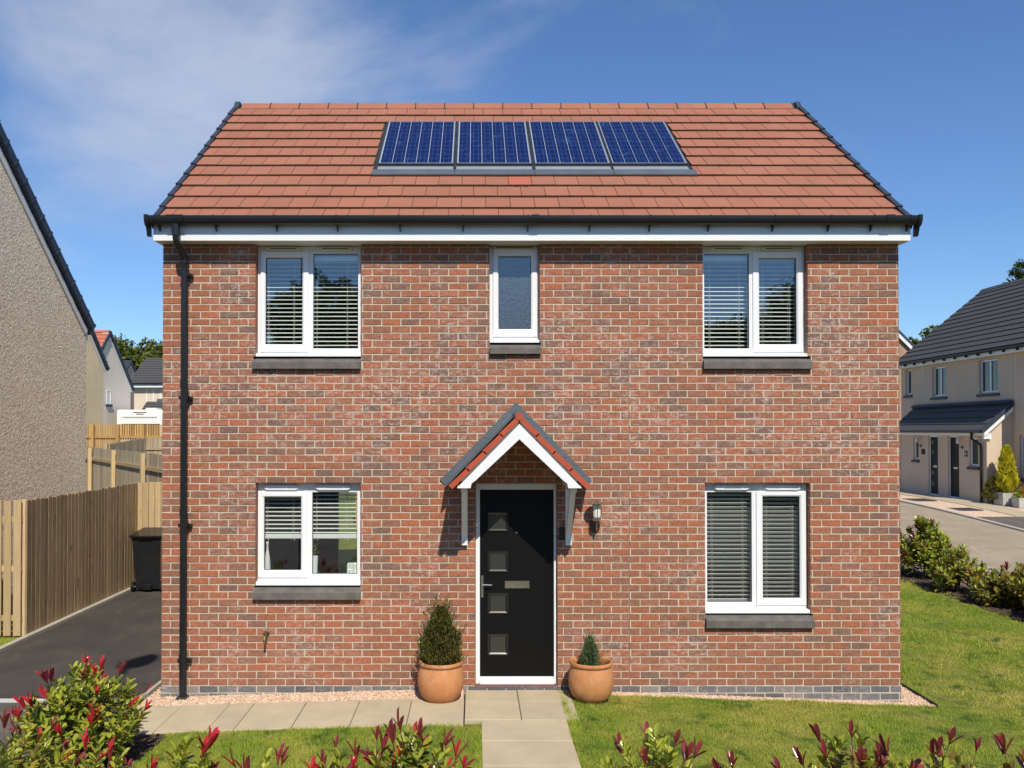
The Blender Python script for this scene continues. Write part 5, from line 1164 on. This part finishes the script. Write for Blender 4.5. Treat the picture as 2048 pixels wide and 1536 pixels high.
def flowers():
    t = thing('red_flowers', 'cluster of red geranium heads in the smaller planter at the right edge', 'flowers', (19.62, 20.45, z)); m_ = MB()
    for (x, y, zz) in ((19.34, 20.4, z+.26), (19.46, 20.5, z+.38), (19.5, 20.36, z+.20), (19.30, 20.42, z+.10)):
        m_ = MB()
        for k in range(60):
            d = Vector(rng.normal(size=3)).normalized(); c = Vector((x, y, zz)) + d*.09; s = d.orthogonal().normalized()*.03; u = d.cross(s)
            m_.add([c-s, c-u, c+s, c+u], [(0,1,2,3)])
        m_.build('flower_head', M['flower'], t)
flowers()
def gable_y(label, X, half, Y, ze, pitch, zb, mt):       # gable facing us, ridge along +y
    t = thing('house', label, 'house', (X, Y, zb)); zr = ze+half*pitch
    w = MB(); w.prism([(X-half, zb-1), (X+half, zb-1), (X+half, ze), (X, zr), (X-half, ze)], 'y', Y, Y+9); w.build('wall', mt, t)
    for s in (-1, 1):
        A = Vector((X+s*(half+.25), Y-.15, ze-.25*pitch+.12)); slope(t, A, A+Vector((0, 9.3, 0)), (-s*(half+.25), 0, (half+.25)*pitch), 12, M['tile_dark2'])
        m_ = MB(); m_.obox(A+Vector((0, -.03, -.34)), (-s*(half+.25), 0, (half+.25)*pitch), (0, .03, 0), (0, 0, .26)); m_.build('barge_board', M['fascia'], t)
        m_ = MB(); m_.obox(A+Vector((0, -.06, -.07)), (-s*(half+.25), 0, (half+.25)*pitch), (0, .10, 0), (0, 0, .17)); m_.build('verge', M['navy'], t)
gable_y('buff brick gable with dark verge just beyond the right corner of the brick house', 21.9, 3.3, 39.8, 7.8, 1.0, .5, M['brick_pale'])

# ------------------------------------------------------------------ trees
def leafcloud(blobs, n, size, flat=.5):
    per = rng.choice(len(blobs), n, p=np.array([b[3]**2*1.0 for b in blobs])/sum(b[3]**2 for b in blobs)); Bm = np.array([b[:3] for b in blobs])[per]; Rr = np.array([b[3] for b in blobs])[per]
    d = rng.normal(size=(n, 3)); d /= np.linalg.norm(d, axis=1, keepdims=True); r = rng.uniform(.55, 1.08, n)**.6
    lump = 1 + .18*np.sin(d[:, 0]*9+Bm[:, 0]*3) * np.cos(d[:, 2]*8+Bm[:, 1])
    P = Bm + d*(Rr*r*lump)[:, None]*np.array([1, 1, .85]); nn = d + rng.normal(size=(n, 3))*.7; nn /= np.linalg.norm(nn, axis=1, keepdims=True)
    a = np.cross(nn, rng.normal(size=(n, 3))); a /= np.linalg.norm(a, axis=1, keepdims=True); b = np.cross(nn, a); s = (rng.uniform(.6, 1.4, n)*size)[:, None]
    V = np.stack([P-a*s, P-b*s*.6, P+a*s, P+b*s*.6], axis=1).reshape(-1, 3); return V
def tree(name, label, x, y, zb, h, r, n, size, mats, group=None, blobs=None, trunk=True, cat='tree'):
    t = thing(name, label, cat, (x, y, zb), group)
    if blobs is None:
        blobs = [(x, y, zb+h*.62, r*.72)]
        for k in range(11):
            a = random.uniform(0, 6.28); q = random.uniform(.35, .8); zz = zb+h*random.uniform(.38, .88); blobs.append((x+math.cos(a)*r*q, y+math.sin(a)*r*q, min(zz, zb+h-r*.25), r*random.uniform(.26, .46)))
        blobs.append((x+r*.1, y, zb+h-r*.3, r*.34))
    V = leafcloud(blobs, n, size); F = np.arange(len(V)).reshape(-1, 4); o = nmesh('crown', V, F, mats, t, (rng.random(len(F)) < .35).astype(int)*(len(mats) > 1)); o['kind'] = 'stuff'
    m_ = MB(); m_.tube([(x, y, zb-.2), (x+.1, y, zb+h*.3), (x, y+.1, zb+h*.75)], [h*.028, h*.02, h*.006], 8)
    for b in blobs[1:7]: m_.tube([(x+.05, y, zb+h*.28), ((x+b[0])/2, (y+b[1])/2, (zb+h*.3+b[2])/2), b[:3]], [h*.011, h*.008, h*.003], 6)
    m_.build('trunk', M['bark'], t); return t
random.seed(21)
gback = 'trees on the skyline behind the left hand houses'
tree('broadleaf_tree', 'dark green round tree on the skyline right of the grey gable', -41.5, 88, 1.5, 12.0, 5.2, 6500, .24, [M['tree_g'], M['tree_y']], gback)
tree('broadleaf_tree', 'mid green tree on the skyline above the small charcoal roof', -37.6, 90, 1.5, 10.8, 5.0, 6000, .24, [M['tree_g'], M['tree_y']], gback)
tree('broadleaf_tree', 'yellowish green tree on the skyline against the brick house wall', -33.6, 86, 1.5, 12.0, 4.8, 6500, .24, [M['tree_y'], M['tree_g']], gback)
tree('broadleaf_tree', 'dark low tree filling the gap behind the charcoal roofs', -38.0, 82, 1.0, 7.6, 3.6, 3600, .22, [M['tree_g'], M['tree_d']], gback)
tree('broadleaf_tree', 'pale green tree top beside the far end of the dark roof on the right', 33.2, 53, .5, 10.2, 2.2, 3000, .16, [M['tree_y'], M['tree_g']])
def conifer(label, x, y, zb, h, r):
    t = thing('conifer', label, 'tree', (x, y, zb)); P = []; D = []; tr = MB(); tr.tube([(x, y, zb), (x, y, zb+h)], [.35, .04], 8)
    for k in range(74):
        f = (k/74)**.9; z = zb + h*(.1+.9*f); rr = r*(1-f)**.7*random.uniform(.65, 1.1)+.25; a = k*2.4; ex, ey, ez = x+math.cos(a)*rr, y+math.sin(a)*rr, z+.18*rr
        tr.tube([(x, y, z), (ex, ey, ez)], [.05, .012], 5)
        for q in range(170):
            u = random.uniform(.15, 1); w = .5*(1.15-u)+.12; P.append((x+(ex-x)*u+random.gauss(0, w*.4), y+(ey-y)*u+random.gauss(0, w*.4), z+(ez-z)*u+random.gauss(0, .12))); D.append((math.cos(a), math.sin(a), random.uniform(-.2, .9)))
    n = len(P); o = sprigs('crown', np.array(P), np.array(D)+rng.normal(size=(n, 3))*.45, rng.uniform(.18, .40, n), rng.uniform(.03, .06, n), [M['tree_d'], M['tree_g']], t, (rng.random(n) < .4).astype(int)); o['kind'] = 'stuff'; tr.build('trunk', M['bark'], t)
conifer('dark conifer rising behind the dark roofed house on the right', 38.7, 50.5, .5, 14.3, 4.4)
# trees across the road behind the camera: they show in the upstairs panes
grp = 'trees across the front road reflected in the upstairs windows'
proto = tree('roadside_tree', 'large tree reflected in the upper left window', -7.6, -36, -.2, 11.3, 4.6, 26000, .11, [M['tree_d'], M['tree_g']], grp)
for (x, y, s, rz, l) in ((-14.5, -38, .86, 1, 'lower tree reflected at the left casement'), (-1.5, -39, .80, 2, 'tree reflected below the obscured window'), (5, -37, .76, 3, 'tree reflected left of the upper right window'), (11.3, -36, .84, 4, 'tree reflected in the wide right pane'), (17.2, -35, 1.0, 5, 'taller tree reflected in the right casement'), (24, -38, .9, 1.5, 'tree at the right end of the reflected row'), (-22, -37, .9, 2.6, 'tree at the left end of the reflected row')):
    c = proto.copy(); COL.objects.link(c); c.location = (x, y, -.2); c.rotation_euler = (0, 0, rz); c.scale = (s*1.15, s*1.15, s); c['label'] = l
    for ch in list(proto.children): d = ch.copy(); COL.objects.link(d); d.parent = c; d.location = ch.location
t = thing('hedge', 'dense dark hedge under the trees across the front road', 'hedge', (0, -33, 0))
bl = [(x_, -33+random.uniform(-1, 1), random.uniform(1.5, 4.0), random.uniform(2.0, 3.2)) for x_ in np.linspace(-26, 28, 30)]; V = leafcloud(bl, 30000, .13)
o = nmesh('foliage', V, np.arange(len(V)).reshape(-1, 4), [M['tree_d']], t); o['kind'] = 'stuff'
o = sheet('opposite_verge', rng_(-60, 60, 6), rng_(-60, -26, 4), .02, M['far_ground'])

# street lamp just outside the left edge of the picture: its shadow lies on the drive
def street_lamp():
    x, y = -3.22, -5.80; z = G(x, y); t = thing('street_lamp', 'grey street lamp whose head casts its shadow on the driveway', 'street lamp', (x, y, z)); H = 7.6
    m_ = MB(); m_.tube([(x, y, z-.3), (x, y, z+1.2), (x, y, z+1.25), (x, y, z+H)], [.085, .085, .06, .05], 16); autosmooth(m_.build('post', M['lamp_paint'], t))
    m_ = MB(); prof = [(.0, .10), (.06, .16), (.22, .19), (.40, .175), (.55, .12), (.60, .05)]; vs = []; fs = []
    for zz, k in ((0, 1), (.10, 1), (.17, .6)):
        for yy, w in prof: vs.append((x - w*k + yy*.22, y-.04+yy*.95, z+H+zz-.02))
        for yy, w in reversed(prof): vs.append((x + w*k + yy*.22, y-.04+yy*.95, z+H+zz-.02))
    n = len(prof)*2; fs = [tuple(reversed(range(n))), tuple(range(2*n, 3*n))] + [(r*n+i, r*n+(i+1) % n, (r+1)*n+(i+1) % n, (r+1)*n+i) for r in range(2) for i in range(n)]
    m_.add(vs, fs); m_.build('lantern', M['lead'], t)
street_lamp()

# ------------------------------------------------------------------ photinia shrubs
def leaf_template():
    st = [(0, .0), (.18, .36), (.5, .58), (.84, .46), (1, .0)]; V = []; F = []
    for i, (u, w) in enumerate(st): V.append((0, u, -.10*u*u))
    for i in (1, 2, 3): u, w = st[i]; V.append((-w*.38, u, .06-.10*u*u)); V.append((w*.38, u, .06-.10*u*u))
    F = [(0,1,5), (0,6,1), (1,2,7,5), (1,6,8,2), (2,3,9,7), (2,8,10,3), (3,4,9), (3,10,4)]
    return np.array(V, dtype=float), F
LV, LF = leaf_template(); LF3 = []
for f in LF: LF3 += [f] if len(f) == 3 else [(f[0], f[1], f[2]), (f[0], f[2], f[3])]
LF3 = np.array(LF3)
LEAFM = ['leaf_g', 'leaf_d', 'leaf_r', 'leaf_m', 'leaf_y', 'leaf_b']; leafme = {}
for k in LEAFM:
    me = bpy.data.meshes.new('leaf'); me.from_pydata([tuple(v) for v in LV], [], LF); me.materials.append(M[k]); me.polygons.foreach_set('use_smooth', [True]*len(LF)); leafme[k] = me
def photinia(label, x, y, h, w, tips, red=.3, nobj=110, dark=.2, size=.10, maroon=.4, amber=.04, bronze=0, depth=None, group='photinia shrubs with red new leaves around the garden', minh=.30, seed=0, lean=0, tall=()):
    rr = random.Random(seed+int(x*100)); zb = G(x, y); depth = depth or w
    t = thing('photinia_shrub', label, 'shrub', (x, y, zb), group); leaves = []; st = MB()
    for k in range(5): st.tube([(x+rr.uniform(-.03, .03), y+rr.uniform(-.03, .03), zb-.05), (x+rr.uniform(-.12, .12)*w, y+rr.uniform(-.12, .12)*depth, zb+h*.4)], [.012, .007], 6)
    T = []
    for k in range(tips):
        a = rr.uniform(0, 2*PI); q = rr.random()**.55; el = rr.random()
        hz = zb + h*(minh + (1-minh)*((1-q*q*.62))*(rr.uniform(.30, 1.0) if k % 3 else 1)*rr.uniform(.86, 1.04)); T.append((x+math.cos(a)*q*w/2, y+math.sin(a)*q*depth/2, hz, q, a))
    for tx, ty, tz in tall: T.append((x+tx, y+ty, zb+tz, .3, 0))
    for (tx, ty, tz, q, a) in T:
        ax = Vector((math.cos(a)*q*.75+rr.uniform(-.2, .2), math.sin(a)*q*.75+rr.uniform(-.2, .2), 1)).normalized(); tip = Vector((tx, ty, tz)); L_ = rr.uniform(.20, .40)
        st.tube([Vector((x+(tx-x)*.25, y+(ty-y)*.25, zb+h*.3)), tip-ax*L_, tip], [.006, .004, .002], 4)
        isred = rr.random() < red; nl = rr.randint(12, 18); redk = 'leaf_m' if rr.random() < maroon else 'leaf_r'; nred = rr.choice((2, 3, 3, 4, 5)); tip2 = tip + ax*(.07 if isred else 0); st.tube([tip - ax*.03, tip2], [.0035, .0025], 4); tip = tip2; s0 = rr.uniform(.8, 1.2)
        for j in range(nl):
            f = j/(nl-1); p = tip - ax*(L_*f*.95 + (.075 if isred else 0)); ang = j*2.4 + rr.uniform(-.3, .3); spread = .15 + 1.0*f if isred else .45 + .85*f
            o = ax.orthogonal().normalized(); s_ = Matrix.Rotation(ang, 3, ax) @ o; dr = (ax*math.cos(spread) + s_*math.sin(spread)).normalized()
            if f > .35: dr = (dr + Vector((0, 0, -.15))).normalized()
            nz_ = (ax - dr*ax.dot(dr)).normalized(); nz_ = (nz_ + Vector((rr.uniform(-.25, .25), rr.uniform(-.25, .25), .2))); nz_ = (nz_ - dr*nz_.dot(dr)).normalized(); sx = dr.cross(nz_)
            xs = 1.0
            if isred and j < nred:                        # young leaves stand up in a narrow V above the rest
                kk = redk; sz = size*rr.uniform(1.0, 1.35)*s0; xs = .66; sp = .10 + .17*j; dr = (ax*math.cos(sp) + s_*math.sin(sp)).normalized(); p = tip - ax*.012*j; nz_ = (s_*-1 + ax*.2); nz_ = (nz_ - dr*nz_.dot(dr)).normalized(); sx = dr.cross(nz_)
            else:
                u = rr.random(); kk = 'leaf_y' if u < amber else 'leaf_b' if u < amber+bronze else 'leaf_d' if u < amber+bronze+dark else 'leaf_g'; sz = size*rr.uniform(.75, 1.1)*s0*(.75+.25*min(1, f*3))
                if isred and f < .5 and rr.random() < .4: kk = 'leaf_b'
            mtx = Matrix((sx*xs, dr, nz_)).transposed() * sz; leaves.append((p, mtx, kk))
    # bare lower stems carry some older leaves
    leaves.sort(key=lambda l: -(l[0].z*1.2 - l[0].y*.6)); hero = leaves[:nobj]; rest_ = leaves[nobj:]
    for p, mtx, kk in hero:
        o = bpy.data.objects.new('leaf', leafme[kk]); COL.objects.link(o); o.parent = t; o.matrix_local = Matrix.Translation(p - wl(t)) @ mtx.to_4x4()
    if rest_:
        V = np.concatenate([LV @ np.array(m__).T + np.array(p) for p, m__, kk in rest_]); nF = len(LF3); F = np.concatenate([LF3 + i*len(LV) for i in range(len(rest_))]); mi = np.repeat([LEAFM.index(k) for _, _, k in rest_], nF)
        o = nmesh('foliage', V, F, [M[k] for k in LEAFM], t, mi, smooth=True); o['kind'] = 'stuff'
    st.build('stems', M['stem'], t)
def fx(px, Y): return (px-950)*(10.2+Y)/1734
photinia('largest shrub, green and yellow with bright red tips beside the driveway apron', -3.62, -2.15, .93, 1.05, 150, red=.24, nobj=200, maroon=.25, amber=.05, size=.112, depth=1.15)
photinia('yellow green shrub cut off by the bottom left corner of the picture', -3.42, -3.9, 1.0, 1.0, 90, red=.16, nobj=110, maroon=.6, bronze=.12, amber=.05)
photinia('shrub with pink red tips between the corner shrub and the left lawn', -2.65, -4.1, .84, .8, 60, red=.3, nobj=90, maroon=.2)
spec = [(365, -4.25, 1.0, .62, 34, .5, 'red tipped shrub furthest left in the bottom hedge, in front of the shaded lawn patch', .2),
        (520, -4.3, .93, .50, 20, .6, 'thin maroon tipped shrub second in the bottom hedge', .7),
        (655, -4.3, .93, .60, 26, .8, 'maroon shoots third along the bottom hedge left of the path', .8),
        (745, -4.25, .96, .5, 22, .8, 'maroon tipped shrub in the middle of the left bottom hedge', .8),
        (830, -4.05, 1.07, .60, 44, .55, 'tallest bottom hedge shrub left of the path, red shoots over green leaves', .75),
        (905, -4.3, .86, .42, 18, .6, 'low red tipped shrub next to the left edge of the path', .5),
        (1300, -4.2, 1.0, .85, 48, .28, 'mostly green shrub with a few maroon shoots right of the path', .9),
        (1480, -4.3, .82, .5, 16, .5, 'lowest maroon shoots between the two right hand hedge shrubs', .9),
        (1690, -4.15, 1.05, .86, 52, .62, 'wide bushy maroon tipped shrub below the lower right window', .95),
        (1880, -4.2, 1.03, .90, 50, .50, 'maroon and green shrub near the bottom right corner', .95),
        (2030, -4.3, .93, .6, 30, .5, 'shrub cut off by the right edge at the bottom of the picture', .95)]
for px, Y, h, w, n, rd, lb, mr_ in spec: photinia(lb, fx(px, Y), Y, h-(.09 if 700 < px < 950 else .05), w, n, red=rd*.8, maroon=mr_, nobj=100, size=.110, dark=.12)
g2 = 'photinia hedge plants along the side lawn'
for (x, y, h, w, n, lb, bz) in ((9.75, 8.7, 1.28, 1.15, 120, 'tallest dark hedge plant beside the right corner of the brick house', .12), (9.45, 10.6, 1.2, 1.1, 60, 'dark hedge plant mostly behind the tallest one', .12),
      (9.55, 7.0, .92, 1.0, 60, 'open bronze hedge plant between the tallest one and the right clump', .3), (9.65, 5.75, .68, 1.0, 60, 'left part of the amber and green clump at the right edge', .4), (10.0, 5.2, .92, 1.1, 90, 'right part of the amber and green clump at the right edge', .4), (9.7, 4.2, .85, 1.0, 60, 'nearest side hedge plant just out at the right edge', .4)):
    photinia(lb, x, y, h, w, int(n*1.3), red=.08, maroon=1, nobj=60, dark=.36 if bz < .2 else .15, bronze=bz, amber=.04 if bz < .35 else .14, size=.135, group=g2, minh=.16)

# ------------------------------------------------------------------ grass, chippings, crumbs of soil
def g_arr(X, Y): return np.array([G(a, b) for a, b in zip(X, Y)])
def grass(areas, name='grass'):
    Vs = []; 
    for (x0, x1, y0, y1, dens, hh, ww, keep) in areas:
        n = int((x1-x0)*(y1-y0)*dens); X = rng.uniform(x0, x1, n); Y = rng.uniform(y0, y1, n)
        if keep: k = keep(X, Y); X, Y = X[k], Y[k]
        n = len(X); clump = .75 + .35*np.sin(X*3.1+np.sin(Y*2.3)*2)*np.cos(Y*2.7+X) + .25*np.sin(X*9+Y*7)*np.sin(Y*11-X*4); Z = g_arr(X, Y); H = hh*rng.uniform(.5, 1.25, n)*np.clip(clump, .45, 1.4); a = rng.uniform(0, 6.28, n); ln = rng.uniform(.1, .7, n)*H; b = rng.uniform(0, 6.28, n)
        P = np.stack([X, Y, Z-.003], 1); dx = np.stack([np.cos(a), np.sin(a), 0*a], 1)*(ww*rng.uniform(.6, 1.2, n))[:, None]
        T = P + np.stack([np.cos(b)*ln, np.sin(b)*ln, H], 1); Vs.append(np.stack([P-dx, P+dx, T], 1).reshape(-1, 3))
    V = np.concatenate(Vs); o = nmesh(name, V, np.arange(len(V)).reshape(-1, 3), M['blades']); props(o, 'short mown grass blades over the lawns around the brick house', 'grass', kind='stuff')
nearbed = lambda X, Y: (Y > -3.6 + .12*np.sin(X*3)) & (X > -3.16 + np.where(Y < -1.6, (-1.6-Y)*.30, 0)*-.2)
grass([(-3.24, .058, -3.55, -1.25, 9500, .036, .0035, nearbed), (.968, 6.6, -3.9, -.04, 6500, .034, .0038, lambda X, Y: (Y < -.13) | (X > 5.33) | (X < 1.6)), (5.33, 9.4, -.1, 11.5, 3000, .045, .0055, lambda X, Y: X < 9.18+.12*np.sin(Y*4)+.08*np.sin(Y*9.3)), (-9, -6.83, .0, 2.95, 3500, .05, .005, None),
       (-3.0, .05, -1.33, -1.235, 9000, .05, .0036, None), (.0, .062, -3.5, -1.25, 16000, .055, .0036, None), (.962, 1.03, -3.8, -.5, 14000, .055, .0036, None), (1.0, 5.3, -.19, -.12, 9000, .05, .0036, None), (5.345, 5.42, -.1, 6, 9000, .07, .005, None),
       (1.0, 9, -3.9, 8, 5200, .075, .0045, lambda X, Y: (np.sin(X*2.9+1.3*np.sin(Y*1.7))*np.sin(Y*3.3-1.1*X) > .86) & ((Y < -.13) | (X > 5.4))), (-2.9, 0, -3.4, -1.3, 5200, .07, .0042, lambda X, Y: np.sin(X*4.1+Y)*np.sin(Y*4.3-1.1*X) > .82)])
def stones(name, label, areas, mt, rmin, rmax, cat):
    oct_ = np.array([(1,0,0), (-1,0,0), (0,1,0), (0,-1,0), (0,0,1), (0,0,-1)], float); OF = np.array([(0,2,4), (2,1,4), (1,3,4), (3,0,4), (2,0,5), (1,2,5), (3,1,5), (0,3,5)]); Vs = []; Fs = []; b = 0
    for (x0, x1, y0, y1, dens, dz) in areas:
        n = int((x1-x0)*(y1-y0)*dens); X = rng.uniform(x0, x1, n); Y = rng.uniform(y0, y1, n); Z = g_arr(X, Y)+dz; s = rng.uniform(rmin, rmax, n)
        Q = oct_[None]*rng.uniform(.6, 1.3, (n, 6, 1)) * (s[:, None, None]) * np.array([1, 1, .7]); a = rng.uniform(0, 6.28, n); c, si = np.cos(a)[:, None], np.sin(a)[:, None]
        tl = rng.uniform(-.6, .6, n)[:, None]; q0 = Q[..., 0]*c-Q[..., 1]*si; q1 = Q[..., 0]*si+Q[..., 1]*c; q2 = Q[..., 2]+q0*tl
        V = np.stack([q0+X[:, None], q1+Y[:, None], q2+Z[:, None]+(s*.3)[:, None]], -1).reshape(-1, 3); Vs.append(V); Fs.append((OF[None]+(np.arange(n)*6)[:, None, None]).reshape(-1, 3)+b); b += len(V)
    o = nmesh(name, np.concatenate(Vs), np.concatenate(Fs), mt); props(o, label, cat, kind='stuff')
stones('gravel', 'pink stone chippings along the foot of the brick wall', [(-3.83, -.14, -.352, -.006, 9500, .003), (1.55, 5.15, -.135, -.004, 6000, .002), (5.0, 5.34, -.15, 5, 3000, .006), (-3.83, -3.69, -.1, 1.0, 6000, .004)], M['gravel'], .007, .015, 'gravel')
stones('soil_crumbs', 'brown soil crumbs in the planting beds under the shrubs', [(-3.95, -3.15, -4.4, -1.3, 1500, .004), (-3.2, 0, -4.4, -3.5, 900, .004), (1.05, 6.5, -4.4, -3.85, 500, .004), (9.1, 10.0, 3.5, 11, 500, .006)], M['soil'], .008, .03, 'soil')
# thin dark edging round the chippings at the right corner
m_ = MB()
for k in range(12): y0 = -.15+k*.5; m_.box(5.335, 5.35, y0, y0+.5, G(5.3, y0)-.05, G(5.3, y0)+.035)
t = thing('edging_board', 'thin dark edging beside the chippings at the right corner of the house', 'edging', (5.34, 0, G(5.3, 0))); m_.build('edging', M['slot'], t)
print('objects', len(bpy.data.objects))
